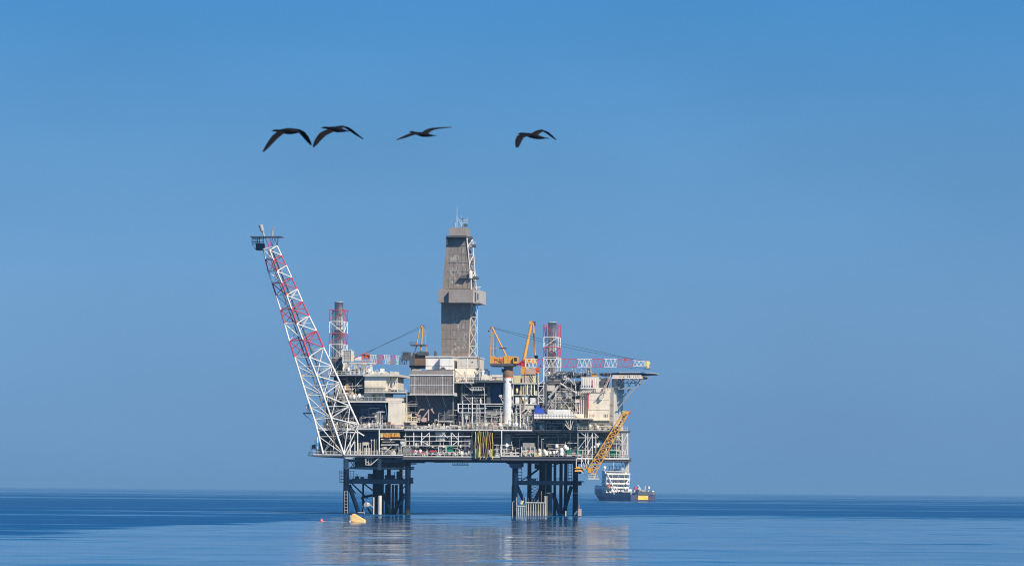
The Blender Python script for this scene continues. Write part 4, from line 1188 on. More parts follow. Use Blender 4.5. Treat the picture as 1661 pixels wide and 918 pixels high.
b.ln(766, 686.5, 800, 686.5, 0.2, 1.2); b.use(PINK); b.bx(792, 806, 688, 696, .6, 2.5); t.part('hang_off_rack', b)

t = Thing('separator_drum', 'upright grey drum with a white valve manifold at its foot, below the crane pedestal', 'drum', 823, 730, 5)
c = L(823, 731, 5.5); zz = L(823, 703, 5.5).z - c.z
b = B(GREY); b.lathe(c, [(1.1, 0), (1.35, .3), (1.35, zz - .5), (.9, zz)], 20); t.part('vessel', b)
b = B(WHITE); b.ln(802, 721.5, 831, 721.5, .8, 1.2, 6); b.ln(803, 728, 822, 728, .8, 1.0, 6); b.ln(829.5, 716, 831, 724, .8, .9); c = L(822.5, 725, .8); b.tube(L(822.5, 722, .5), L(822.5, 722, 1.2), .55, 12); b.ln(822, 718, 822, 733, .9, 1.4, 6)
for x in (806, 809, 811.5): b.ln(x, 722, x, 740, 1.0, 1.0, 6)
b.bx(804, 812, 736, 740, .6, 2); b.bx(815, 842, 733.6, 735, .3, .5); b.bx(815, 842, 738.6, 740.3, .2, .4)
t.part('manifold', b)
fittings(t, 801, 842, 722, 740, 5, 10, 57, (PALE, WHITE, DGREY), 3)
t = Thing('cargo_skip', 'grey open skip heaped with pale pieces beside the dark column of the lower deck', 'skip', 857, 740, 1.5)
b = B(GREY); b.bx(845.5, 868, 728, 740, 1.2, 5); t.part('body', b)
b = B(WHITE)
for x in (846, 853, 860, 867.5): b.ln(x, 724, x, 740, .9, 1.2)
b.ln(845, 726, 869, 726, .9, .9); t.part('frame', b)
b = B(CREAM); rnd = random.Random(8)
for i in range(14): x = rnd.uniform(847, 864); y = rnd.uniform(729, 736); b.bx(x, x + rnd.uniform(1.5, 4), y, y + rnd.uniform(1.5, 3.5), .8, 1.15)
b.use(ORED); b.bx(856, 858.5, 730, 732.5, .7, .85); b.use(GREY); b.bx(848, 866, 718, 725, 2, 5); t.part('contents', b)
t = Thing('tank_row', 'row of small white domed tanks on the lower deck next to green cabinets', 'tanks', 893, 741, 2)
for x, y, r in ((875, 729.5, .45), (875, 736, .5), (886, 735.5, .6), (892.5, 734, .45), (898.5, 733, .45), (903.5, 732.5, .5), (911, 729.5, .7), (911, 735.5, .7), (917, 724, .6), (903, 723, .6), (920, 727, .6)):
    b = B(WHITE); c = L(x, y, 1.5); b.lathe(c, [(r * .9, -r), (r, 0), (r * .8, r * .6), (r * .3, r)], 12); t.part('tank', b)
fittings(t, 870, 922, 722, 741, 5, 14, 61, (PALE, GREY, PYEL), 3.5)
b = B(PYEL); b.bx(866.5, 869.5, 734, 741, .3, 1.6); b.ln(869, 737, 878, 739.5, .3, 1.6); b.bx(867, 874, 739, 741, .2, 1); b.use(PALE)
for i in range(3): b.ln(886, 721 + i * 1.5, 926, 721 + i * 1.5, 4, .7)
t.part('deck_fitting', b)
for i, (x0, x1, lab) in enumerate(((919.8, 926.4, 'green cabinet on the lower deck edge, the one nearer the white domed tanks'), (934.2, 941.8, 'green cabinet on the lower deck edge, the one nearer the yellow boom'))):
    t = Thing('control_cabinet', lab, 'cabinet', (x0 + x1) / 2, 738, 0.6, 'green deck cabinets')
    t.part('body', B(GREEN).bx(x0, x1, 729, 737, .4, 2.2))
    b = B(DGREY); b.bx((x0 + x1) / 2 - .2, (x0 + x1) / 2 + .2, 729.4, 736.6, .32, .395); t.part('door_gap', b)
    b = B(PALE); b.bx(x0 - .6, x1 + .4, 737.2, 739.6, .3, 2.4); t.part('plinth', b)
b = B(PINK); b.bx(927.2, 933.6, 733.5, 739, .5, 2); b.use(DGREY); b.bx(926.8, 934, 728, 733.4, .6, 2.2)
solo('engine_box', 'small pink and black engine box between the two green cabinets', 'engine', b)

# ================================================================== pipe tower between pedestal crane and stack
t = Thing('pipe_tower', 'open tower of cream and yellow pipes standing between the crane pedestal and exhaust stack', 'pipe tower', 853, 696, 2.5)
b = B(PALE)
for y in (621.5, 640, 655): b.bx(832, 872, y, y + 1.3, 2.2, 8)
for x in (833, 852, 871.5): b.ln(x, 608, x, 660, 2.4, 1.1)
t.part('floor_frame', b)
b = B(PYEL); rnd = random.Random(12)
for x in (845, 848.5, 851, 854.5, 858, 862.5, 867):
    b.ln(x, 623, x, 640 if x > 856 else 662, 2.8, 1.7, 6)
for x in (843, 866, 869): b.bx(x, x + 2.6, 634, 640, 2.3, 3)
b.ln(846, 640, 850, 656, 2.5, 1.4); b.ln(852, 656, 857, 642, 2.5, 1.4)
t.part('yellow_pipe', b)
b = B(WHITE)
for x in (855.5, 861.5, 866.5): b.ln(x, 624, x, 640, 2.0, 1.5, 6)
b.bx(848, 856, 640.6, 655, 2.6, 5); b.bx(836, 842, 644, 654, 2.4, 4); b.bx(860, 868, 645, 655, 2.6, 5)
for x in (838, 843.5): b.ln(x, 656, x, 696, 1.4, 1.5, 6)
b.ln(859.5, 688, 859.5, 696, 1, 1.4); b.ln(844, 671, 844, 696, 1.2, 1.8, 6); b.ln(856, 664, 862, 670, 1.2, 1.5); b.ln(862, 664, 857, 671, 1.2, 1.3)
t.part('white_pipe', b)
b = B(PYEL); b.bx(834, 844, 609, 620.5, 3, 7); b.use(PINK); b.bx(847, 855, 609, 620.5, 2.6, 6); b.use(PYEL); b.bx(864, 871, 609, 620.5, 2.6, 7); b.use(DARK); b.bx(855, 864, 608, 621, 6, 7)
b.use(CREAM)
for i in range(5): b.ln(853 + i * 2.6, 621, 858.5 + i * 2.6, 608.5, 2.4, 1.0)
t.part('top_house', b)
b = B(NAVY); b.bx(840, 843, 624, 640, 3.4, 6); t.part('dark_cabinet', b)
b = B(GREY); b.ring(L(840.5, 660, 1.0), .55, .14, 14, 'y'); b.use(PALE); b.ln(846, 668, 857, 660, 1, 2.4); b.ln(846, 678, 858, 664, 1.2, 2.2); b.bx(846, 866, 657, 664, 2.4, 5); t.part('valve_wheel', b)
fittings(t, 832, 868, 642, 696, 5, 26, 71, (PALE, GREY, PINK, DGREY), 3)
fittings(t, 832, 866, 664, 696, 3, 20, 72, (PALE, WHITE, GREY), 2.6)
fittings(t, 834, 870, 624, 641, 6, 10, 73, (PYEL, CREAM, BROWN), 3)

b = B(CREAM); b.bx(796.5, 815, 608, 611, 3, 5); b.use(PINK); b.bx(797, 804, 609.5, 616.5, 3.4, 6); b.use(PYEL); b.bx(804.5, 815, 613, 617, 3.2, 6); b.use(CREAM); b.bx(795, 798, 608, 617, 3, 6)
solo('barrier_boxes'.rstrip('es'), 'pale orange and cream storage box behind the crane pedestal roof rail', 'storage box', b)
t = Thing('roof_cabin', 'small white roof cabin between the derrick foot and the yellow crane', 'cabin', 787, 617, 3)
b = B(WHITE); b.bx(781.5, 790.5, 600.6, 608.5, 3.6, 8); t.part('wall', b); b = B(CREAM); b.bx(781, 796.5, 608.8, 617, 3.2, 10); t.part('base', b)
b = B(PALE); b.bx(782, 789, 598.4, 600.4, 4, 7); t.part('roof_unit', b); b = B(PALE); b.bx(776, 781.5, 602, 617, 4, 10); b.ln(778, 597, 778, 617, 3.6, 1); b.ln(775, 604, 781, 600, 3.6, 1); t.part('side_duct', b)

# ================================================================== scaffold, tarpaulin, white container
t = Thing('scaffold', 'grey scaffold tower wrapped round equipment beside the exhaust stack', 'scaffold', 915, 678, 4)
b = B(PALE)
for x in (901, 908.5, 918, 926.5, 934): b.ln(x, 622 if x > 905 else 640, x, 678, 3, .7)
for y in (634, 640, 648, 652, 661): b.ln(895, y, 936, y, 3, .6)
for a in ((896, 650, 908, 634), (908, 624, 896, 640), (908, 644, 924, 662), (924, 634, 909, 620), (910, 660, 920, 651), (890, 662, 902, 640), (919, 640, 936, 655), (926, 648, 936, 664), (917, 622, 924, 614), (924, 614, 934, 624), (926, 662, 934, 672)):
    b.ln(*a, 2.8, .8)
t.part('tubes', b)
b = B(GREY); b.bx(918.5, 926.5, 636, 646, 4, 8); b.bx(888, 900, 648, 676, 5, 9); b.bx(902, 917, 634, 660, 6, 10); t.part('wrapped_equipment', b)
b = B(STEEL); b.ln(890, 645, 906, 626, 4, 4.5, 8); b.ln(909, 622, 936, 638, 4.5, 3, 8); b.ln(893, 654, 904, 640, 4, 3.0, 8); t.part('duct', b)
fittings(t, 888, 940, 622, 676, 8, 26, 81, (PALE, GREY, DGREY), 4)
b = B(TAUPE2); b.bx(890, 911, 610.5, 622, 6, 14); b.use(PALE); b.bx(886, 900, 621, 634, 6.4, 12); t.part('screen', b)
t = Thing('lattice_mast', 'short white lattice post with a dark pipe between the yellow pipes and scaffold', 'lattice post', 878, 656, 2)
b = B(WHITE)
for x in (873, 882.2): b.ln(x, 604 if x < 880 else 580, x, 655, 2, 1.3)
for y in (626, 640.5, 652): b.ln(873, y, 882.2, y, 2, 1.3)
for a in ((873.5, 639, 882, 627), (873.5, 641.5, 882, 651), (874, 624, 881, 617), (882, 609, 892, 609)): b.ln(*a, 2, 1.1)
t.part('frame', b)
b = B(DGREY); b.ln(885.2, 622, 885.2, 668, 3, 4.2, 12); b.ln(878, 620, 885, 622, 3.4, 3, 8); b.bx(874, 882, 626, 655, 6, 8); t.part('pipe', b)
t = Thing('service_walkway', 'white railed walkway carrying a white container and a blue tarpaulin', 'walkway', 900, 679, 0)
b = B(CREAM); b.bx(866.5, 960, 677.4, 679.2, -1.4, 6); t.part('floor', b)
b = B(WHITE); b.rail(867, 677.3, 932, 677.3, -1.3, 6.2, 4.6, .8); b.bx(867, 932, 672.6, 677.2, -1.15, -1.08); t.part('guard_rail', b)
b = B(CREAM); b.ln(917, 680, 925, 696, -.8, 1.1); b.ln(930, 680, 926, 696, -.8, 1.1); b.ln(925.5, 679, 925.5, 697, -1, 1.2); b.ln(916.5, 688, 925, 697, -.8, 1.8); b.ln(921, 680, 924, 690, -.5, 1.0); b.ln(934, 670, 944, 678, -.6, 1.6); b.bx(932, 945, 671, 677.2, 0, 2); t.part('bracket', b)
b = B(WHITE); b.bx(888.2, 922.8, 664, 672, -.4, 3); b.use(PALE); b.bx(888, 923, 668.4, 668.9, -.46, -.404); solo('container', 'long white container on the railed walkway under the scaffold', 'container', b)
b = B(BLUE); b.frustum(868.5, 880, 661.5, 866, 882, 670.5, -.2, 3, .3); b.use(BLUE); b.bx(869, 874, 657.8, 661.4, .4, 2.4); solo('tarpaulin', 'blue tarpaulin cover bundled over gear on the railed walkway', 'tarpaulin', b)
fittings(us, 862, 922, 680, 697, 5, 14, 85, (GREY, DGREY, PALE), 4)
b = B(DGREY); b.ln(874, 680, 868, 697, 2, 2.2); b.ln(882, 680, 890, 680, 2, 2); b.ln(890, 680, 876, 697, 2, 1.4); us.part('bracing', b)

# ================================================================== starboard roof line
t = Thing('roof_machinery', 'grey roof machinery and posts under the long level crane boom', 'roof machinery', 920, 612, 8)
fittings(t, 886, 944, 603, 613, 10, 24, 91, (PALE, GREY, DGREY), 5)
b = B(DGREY); b.bx(888, 950, 605, 611, 9, 20); b.bx(904, 928, 602.5, 606, 11, 18); t.part('casing', b)
b = B(PALE); b.ln(928.5, 594, 934, 632, 6, 1.6); b.ln(931, 594, 928, 600, 6, 2); b.ln(940, 596, 945, 630, 6, 1.2); b.ln(934, 598, 934, 634, 6.5, 1); b.ln(913, 624, 922, 612, 5, 1.3); b.ln(922, 612, 931, 624, 5, 1.3)
for x in (943, 947, 951, 954, 958): b.ln(x, 588, x, 610, 7, .9)
b.ln(942, 595, 959, 610, 7, .7); b.bx(952, 958, 598, 606, 7.4, 9); b.bx(913, 923, 612, 616, 5.4, 8); t.part('post', b)
b = B(WHITE); b.tube(L(890.5, 607, 6), L(890.5, 605, 6), .25, 10); b.tube(L(921.5, 607, 6), L(921.5, 605, 6), .25, 10); t.part('floodlight', b)

# ================================================================== accommodation block and helideck
ac = Thing('accommodation_block', 'cream accommodation block with faint windows below the helideck', 'accommodation block', 968, 697, 3)
b = B(CREAM); b.bx(953.8, 988.2, 636.5, 692, 4, 21); b.bx(940, 953.6, 624, 697, 6.5, 21); ac.part('wall', b)
b = B(CREAM); b.bx(956, 1000, 691.6, 697, 2.6, 18); ac.part('lower_wall', b)
b = B(PALE)
for y in (647.4, 664.4): b.bx(954, 988, y, y + .5, 3.9, 3.997)
b.bx(954.5, 1001, 681, 682.2, 2.2, 3.99); b.bx(956, 999, 686.4, 687.4, 2.4, 3.99); ac.part('floor_seam', b)
b = B(RED); b.bx(952.6, 954.8, 637, 663, 3.8, 3.99); ac.part('red_pipe', b)
for y, xs in ((759, ()),):
    pass
for (x, y) in ((956.5, 674), (960, 674), (963, 674), (979.5, 674), (982, 674), (984.6, 674), (961, 689), (964, 689)):
    b = B(GLASS); b.bx(x, x + .9, y - 2.4, y + 2.4, 3.93, 3.998); ac.part('window', b)
b = B(PALE); b.bx(944, 971.5, 611.5, 629.6, 5, 20); up = ac.part('upper_storey', b)
b = B(WHITE)
for i in range(11): x = 943.6 + i * 2.75; b.ln(x, 612.5, x, 628.5, 3, 1.3, 6)
b.ln(942, 612, 972, 612, 3, 1.2); b.ln(942, 629.5, 988, 629.5, 3, 1.8); b.use(RED); b.ln(961, 616, 961, 628, 2.8, 1.1); b.use(GREY)
ac.part('balcony_posts'.rstrip('s'), b)
b = B(CREAM)
for i in range(6): b.ln(942 + i * 2.9, 637, 951 + i * 2.9, 629, 3.4, 1.6)
for x in (943, 946.5, 949.5, 951.8): b.ln(x, 637, x, 680, 5, 1.4, 6)
b.bx(933, 944, 634.5, 641, 5, 9); b.bx(933, 941, 647, 653, 5, 9); b.bx(933, 942, 654, 668, 6, 9); b.bx(953, 990, 630.4, 636.2, 4.2, 20); ac.part('stair_tower', b, whole=True)
b = B(PINK); b.ln(981, 632, 991, 607, 2.6, 2.2); b.ln(984.5, 633, 994, 609, 2.6, 1.2); b.ln(978.5, 632, 987, 612, 2.7, .9); b.use(PALE); b.ln(971.5, 640.5, 983, 631, 2.2, 1.5); b.ln(980, 639, 988, 631, 2.2, 1.2); b.bx(972.2, 976, 640, 648, 3, 3.9)
b.bx(971.5, 980, 612, 629, 6, 18); ac.part('outside_stair', b)
b = B(GREY); b.bx(987.8, 994.6, 628, 697, 4.6, 20); b.ln(987.5, 655, 996, 655, 4.2, .8); b.ln(987.5, 671.5, 996, 671.5, 4.2, .8); ac.part('side_tower', b)  # grey carries the helideck's shadow on the side of the block
b = B(PALE); b.bx(994.4, 999.4, 612, 697, 6, 22); ac.part('side_wall', b)
b = B(YEL); b.bx(960, 968.6, 605.4, 610.6, 5, 5.6); ac.part('orange_board', b)
b = B(PALE); b.ln(966, 605, 966, 601, 5, .5); b.ln(972, 605, 972, 599, 5, .5); b.use(DGREY); b.bx(972, 987, 605, 608.6, 8, 16); b.bx(975, 982, 613, 624, 4, 5.9); ac.part('roof_aerial', b)

hd = Thing('helideck', 'helideck projecting past the accommodation block on a blue grey truss', 'helideck', 1026, 613, 8)
c = L(1027.5, 607, 14); rx = 40.5 * S
b = B(DGREY)
b._add([(c.x + rx * math.cos(R(a)), c.y + rx * 1.28 * math.sin(R(a)), c.z - .14) for a in range(22, 382, 45)] + [(c.x + rx * math.cos(R(a)), c.y + rx * 1.28 * math.sin(R(a)), c.z + .14) for a in range(22, 382, 45)],
       [tuple(reversed(range(8))), tuple(range(8, 16))] + [(k, (k + 1) % 8, 8 + (k + 1) % 8, 8 + k) for k in range(8)])
hd.part('landing_deck', b)
b = B(PALE)
P = [Vector((c.x + rx * 1.04 * math.cos(R(a)), c.y + rx * 1.33 * math.sin(R(a)), c.z + .25)) for a in range(22, 382, 45)]
for k in range(8):
    q, r_ = P[k], P[(k + 1) % 8]
    b.tube(q, r_, .06, 4)
    for j in range(6):
        s = q.lerp(r_, j / 6); b.tube(s, Vector((c.x + (s.x - c.x) * .95, c.y + (s.y - c.y) * .95, c.z)), .04, 4)
hd.part('safety_net', b, whole=True)
b = B(WHITE); b.bx(993, 1040.5, 612.4, 614, 3.0, 3.6); b.rail(994, 612.4, 1040, 612.4, 3.3, 4.2, 5, .7); hd.part('edge_beam', b)
b = B(CREAM); rnd = random.Random(17)
for i in range(15): x = 995 + i * 3; b.bx(x, x + rnd.uniform(1, 2.4), 609, 612.3, 4.4, 6)
b.use(PINK); b.bx(1012, 1016, 608.8, 612.3, 4.0, 4.38); b.use(YEL); b.bx(1006, 1009, 608.8, 612.3, 4.0, 4.38); b.bx(1040, 1042, 610, 614, 3.8, 4.8)
hd.part('gutter_fitting', b, whole=True)
b = B(GREY)
for x0, x1 in ((1000, 1007), (1007, 1014), (1014, 1021), (1021, 1028), (1028, 1035), (1035, 1042)):
    b.ln(x0, 613, (x0 + x1) / 2, 621, 4.6, 1.3); b.ln((x0 + x1) / 2, 621, x1, 613, 4.6, 1.3)
b.ln(1002, 621, 1040, 621, 4.6, 1.5)
for w_ in (5, 13, 21):
    for a in ((1000, 613, 1003, 631), (1003, 631, 1013, 613), (1013, 613, 1021, 626), (1021, 626, 1027, 613), (1027, 613, 1031, 626), (1031, 626, 1040, 613), (1003, 631, 1031, 629), (1031, 629, 1058, 609.5), (1021, 626, 1010, 630), (1001, 613, 1043, 613), (1043, 613, 1036, 626)):
        b.ln(*a, w_, 1.6)
    b.ln(1030, 629.5, 1003, 662, w_, 2.6)
    b.ln(1022, 630, 1001, 655, w_ + 3, 2.4)
b.bx(993, 1003, 612.5, 636, 10, 24); b.bx(1001, 1040, 609.4, 612, 6.2, 24)
for x in (1003, 1031): b.tube(L(x, 630, 5), L(x, 630, 21), .12, 5)
hd.part('support_truss', b)

# ================================================================== starboard lower frame
t = Thing('corner_truss', 'white steel truss around the deck end below the accommodation block', 'truss', 978, 742, 0)
b = B(WHITE)
for x, y0, y1, t_ in ((937.5, 700, 742, 1.2), (950, 700, 742, 1.0), (953.5, 700, 742, 1.4), (961, 698, 742, 1.7), (1018, 701, 742, 1.4), (1009.5, 702, 742, 1.2), (966.5, 703, 735, 1.2), (1000, 718, 742, 1.0), (1006, 730, 742, 1.2), (988, 732, 742, 1.2)):
    b.ln(x, y0, x, y1, 0, t_)
for y, x0, x1, t_ in ((709.5, 937, 970, 1.2), (701.8, 994, 1018, 1.2), (719.5, 995, 1018, 1.2), (729.5, 937, 960, 1.0), (729.5, 988, 1006, 1.0)):
    b.ln(x0, y, x1, y, 0, t_)
for a in ((938, 728, 951, 711), (940, 700, 951, 708), (951, 725, 962, 701), (952, 740, 961, 722), (963, 701, 971, 709), (1001, 707, 1010, 718), (1012, 741, 1018, 719), (1018, 741, 1010, 728), (1010, 719, 1018, 703)):
    b.ln(*a, 0, 1.2)
t.part('member', b)
b = B(GREEN); b.bx(990, 997, 730, 739, 2, 4); b.bx(998, 1003, 732, 741, 2, 4); b.bx(976, 979.5, 708, 712, 3, 5); t.part('green_equipment', b)
b = B(WHITE); rnd = random.Random(23)
for i in range(16): x = rnd.uniform(966, 984); y = rnd.uniform(718, 728); c = L(x, y + 3, 2.5); b.lathe(c, [(.25, 0), (.35, .3), (.35, 1.2), (.1, 1.5)], 8)
b.use(NAVY); c = L(974, 722, 4.5); b.lathe(c, [(.9, 0), (1.1, .4), (1.1, 1.6), (.5, 2.2)], 14); t.part('gas_bottle', b)
fittings(t, 940, 1008, 702, 742, 8, 34, 95, (PALE, GREY, WHITE, DGREY), 6)
b = B(PALE)
for w_ in (1, 8):
    for a in ((1008, 749, 1013, 766), (1013, 749, 1009, 766), (1019.4, 748, 1019.4, 768), (1014, 750, 1019, 766), (1019, 750, 1012, 766)): b.ln(*a, w_, 1.5)
b.bx(1013.5, 1018.5, 749, 766, 3, 6); t.part('hanging_leg', b)
t = Thing('lifeboat_station', 'orange hooded lifeboat station hung on white posts under the deck edge', 'lifeboat', 940, 764, -1)
b = B(YEL); b.frustum(935, 939, 756.5, 932, 945, 764.5, -2.6, .6, .4); b.bx(932, 946, 758.8, 759.8, -2.8, .6); t.part('boat', b)
b = B(WHITE)
for x, y1 in ((934.8, 758), (943.2, 757), (949.6, 760), (955, 760)): b.ln(x, 743, x, y1, -1, 1.4)
b.ln(944, 745, 949, 758, -1, .9); b.ln(954, 746, 950, 758, -1, .9); b.use(PINK); b.bx(944, 951.5, 759.6, 761.6, -2, 1); b.rail(944, 759.6, 951, 759.6, -2, 5, 3, .6); t.part('hanger', b)

# extra plant along the production deck edge, one run per bay
for i, (x0, x1, y0, y1, sd_, ms, lab) in enumerate((
    (522, 580, 680, 695, 101, (PALE, WHITE, GREY), 'low pipe run on the middle deck behind the flare boom chords'),
    (580, 628, 684, 695, 102, (PALE, WHITE, GREY), 'row of pale valves and vents on the middle deck before the dark bay'),
    (658, 745, 687, 697, 103, (WHITE, GREY, PALE), 'row of pale posts and valves on the middle deck under the drilling box'),
    (524, 590, 638, 650, 104, (PALE, GREY, WHITE), 'low pipework on the upper deck edge crossing behind the flare boom'),
    (805, 862, 684, 697, 105, (PALE, GREY, DGREY), 'clutter of valves round the foot of the white crane pedestal'),
    (955, 1008, 688, 698, 106, (CREAM, PALE, GREY), 'low pale plant along the foot of the accommodation block'),
)):
    t = Thing('pipe_run', lab, 'pipework', (x0 + x1) / 2, y1, 1.5)
    fittings(t, x0, x1, y0, y1, 3.2, 22, sd_, ms, 2.2)

# ================================================================== supply ship far behind
def ship():
    Y0 = 2720.0
    o = at(1043, 811.6, Y0); o.z = 0
    th = R(68)
    head = Vector((-math.cos(th), math.sin(th), 0)); port = Vector((-math.sin(th), -math.cos(th), 0))
    fr = Matrix.Translation(o) @ Matrix(((head.x, port.x, 0, 0), (head.y, port.y, 0, 0), (0, 0, 1, 0), (0, 0, 0, 1)))
    t = Thing('supply_ship', 'navy and white offshore supply ship with a yellow patch on its low stern', 'ship', 0, 0, base=(0, 0, 0), frame=fr)
    hb = 12.0; Lh = 104.0
    def sec(x):       # half breadth at deck and waterline, deck height
        f = x / Lh
        if f < .62: d = 1.0
        else: d = max(.02, 1 - ((f - .62) / .38) ** 2.2)
        wl = max(.02, d - (.0 if f < .5 else (f - .5) * 1.55)) if f > .5 else 1.0
        zd = 5.6 if f < .36 else (7.0 if f < .66 else 7.0 + ((f - .66) / .34) ** .8 * 7.2)
        return hb * d, hb * max(.02, wl) * .98, zd
    xs = [0, 2, 12, 24, 37.2, 37.8, 50, 60, 68.4, 68.9, 75, 81, 86, 91, 96, 99.5, 102.5, 104]
    b = B(NAVY); V = []
    for x in xs:
        d, wl, zd = sec(x)
        rake = max(0, (x / Lh - .8)) * 5
        xw = x - rake * 13
        V += [(xw, wl, -2), (x, d, zd * .55), (x, d, zd), (x, -d, zd), (x, -d, zd * .55), (xw, -wl, -2)]
    F = []
    for i in range(len(xs) - 1):
        for k in range(5):
            F.append((i * 6 + k, (i + 1) * 6 + k, (i + 1) * 6 + k + 1, i * 6 + k + 1))
    F.append((0, 1, 2, 3, 4, 5)); n = (len(xs) - 1) * 6; F.append((n + 5, n + 4, n + 3, n + 2, n + 1, n))
    b._add(V, F); t.part('hull', b)
    b = B(DGREY)
    b.box((1, -11.2, 5.7), (36, -12.05, 8.6)); b.box((1, 11.2, 5.7), (34, 12.05, 7.6)); b.box((-.1, -10.4, 5.61), (.6, 5, 8.4)); t.part('bulwark', b)
    b = B(PATCH); b.box((-.35, -4.8, 1.2), (-.05, 4.8, 4.9)); t.part('stern_patch', b)
    b = B(MAROON); b.box((-.25, -8.6, 1.0), (-.04, -5.0, 3.4)); b.box((-.25, 5.0, 1.0), (-.04, 6.2, 4.4)); t.part('stern_marking', b)
    b = B(STERN); b.box((-.2, 6.4, .6), (-.03, 11.6, 5.3)); b.box((-.2, -11.6, .6), (-.03, -8.8, 5.3)); t.part('sunlit_stern_panel', b)  # panels carry the painted sunlit tone of the navy stern
    # superstructure: storeys with open galleries facing aft, white deck fascias between them
    z = 7.0
    lv = [(58, 66, 11.3, 4.6, 0), (57.5, 65.5, 11.5, 3.6, 1), (57, 65, 11.7, 4.2, 1), (56.5, 64.5, 11.7, 4.4, 1)]
    for i, (x0, x1, h2, hh, fas) in enumerate(lv):
        b = B(PALE); b.box((x0, -h2 + 1.6, z), (x1, h2 - .4, z + hh - .35)); st_ = t.part('storey', b)
        b = B(GLASS)
        for k in range(8):
            y = -h2 * .75 + k * h2 * .21
            b.box((x0 - .12, y - .8, z + 1.0), (x0 - .004, y + .8, z + 2.3))
        for k in range(2):
            x = x0 + 1.6 + k * 3.2; b.box((x, h2 - .396, z + 1.1), (x + 1.6, h2 - .28, z + 2.1))
        t.part('window', b, parent=st_)
        b = B(WHITE); b.box((x0 - 2.6, -h2, z + hh - .34), (x1 + .3, h2, z + hh)); b.box((x0 - 2.7, -h2, z + hh - .34), (x0 - 2.4, h2, z + hh + 1.0))
        b.box((x0 - 2.5, h2 - .3, z + hh), (x1, h2, z + hh + .9)); b.box((x0 - 2.5, -h2, z + hh), (x0 + 3, -h2 + .3, z + hh + .9))
        t.part('gallery_deck', b, parent=st_)
        b = B(WHITE)
        for y in (-h2 + .3, -h2 * .5, 0, h2 * .5, h2 - .4): b.tube((x0 - 2.4, y, z + .6), (x0 - 2.4, y, z + hh), .16, 5)
        t.part('gallery_post', b, parent=st_)
        z += hh
    b = B(WHITE)
    b.tube((53.5, 11.2, z + .6), (52, 3.5, 7.5), .55, 6); b.tube((53.5, -10.8, z - 4), (52, -6.5, z - 8.4), .5, 6)
    b.tube((53.5, 3.2, 13), (52, 9, 7), .5, 6); b.tube((53.8, -11, z), (53.8, -11, z - 7), .3, 5)
    t.part('stair_brace', b)
    b = B(WHITE); b.box((59, -10.4, z + .05), (65, 11.0, z + 2.6)); br = t.part('bridge', b)
    b = B(GLASS); b.box((58.85, -9, z + .8), (58.99, 10, z + 2.0)); b.box((60, 11.01, z + .8), (64, 11.13, z + 2.0)); t.part('bridge_window', b, parent=br)
    b = B(PALE); b.box((58.4, -10.8, z + 2.62), (65.6, 11.4, z + 2.95)); t.part('bridge_roof', b, parent=br)
    zt = z + 2.95
    b = B(NAVY)
    for y in (-5, -1.5, 2, 5): b.tube((61, y, zt), (62, y + .8, zt + 6.5 - abs(y) * .3), .32, 6); b.tube((63, y + 1, zt), (61.5, y - 1, zt + 5), .22, 5)
    b.box((60, -3, zt), (63.5, 1, zt + 2.0)); b.box((61, -7, zt + 4), (61.6, 6, zt + 4.4)); t.part('mast', b)
    b = B(WHITE); c = Vector((63, 9.6, zt + 1.2)); b.lathe(c, [(.4, 0), (1.3, .7), (1.6, 1.6), (1.2, 2.6), (.4, 3.1)], 14); b.tube((63, 9.6, zt), (63, 9.6, zt + 1.6), .35, 8); b.tube((61, 2, zt), (61, 2, zt + 9), .2, 5); b.lathe(Vector((61, -7, zt + .5)), [(.3, 0), (1, .6), (1.1, 1.2), (.5, 2)], 12); t.part('radar_dome', b)
    b = B(ORED); b.box((52.5, 8.4, 12.2), (56, 11.2, 13.8)); t.part('rescue_boat', b)
    b = B(WHITE)
    for y in (3, 6.2, 8.8): b.lathe(Vector((48, y - 1, 7.0)), [(.8, 0), (1.4, .5), (1.4, 1.8), (.6, 2.6)], 12)
    b.tube((50, 0, 7), (50, 5, 12), .4, 6); b.tube((50, -8, 7), (50, -5, 11), .4, 6); b.box((46, -10, 7.0), (52, -6, 10.5)); b.box((50, -4, 7), (55, -1, 9.5)); t.part('winch', b)
    b = B(GREY); b.box((18, -10.5, 6.2), (27, -4.5, 10.2)); b.box((14, -9.5, 6.2), (17, -5, 9.2)); b.box((28, -2, 6.2), (34, 8, 8.6)); t.part('deck_cargo', b)
    b = B(WHITE); b.tube((12, -10.8, 6.2), (12, -10.8, 13.2), .4, 6); b.tube((20, -11, 9), (20, -11, 13.6), .35, 6); b.box((10.5, -11.4, 11), (13.5, -10, 13)); b.box((1, -11.2, 6.3), (3, -9.2, 9.2)); b.tube((26, -9, 10), (24, -6, 14), .5, 6); b.use(RED); b.box((38, -11.5, 10), (40, -9, 12.5)); b.use(WHITE); b.box((30, -11, 8.6), (33, -9, 12)); b.box((34, -10, 8), (39, -7, 10)); t.part('deck_crane', b)
    b = B(WHITE)
    for k in range(5): b.box((44 + k * 3.6, 12.004, 4.4), (44.9 + k * 3.6, 12.1, 5.0)); t.part('hull_marking', b)


ship()

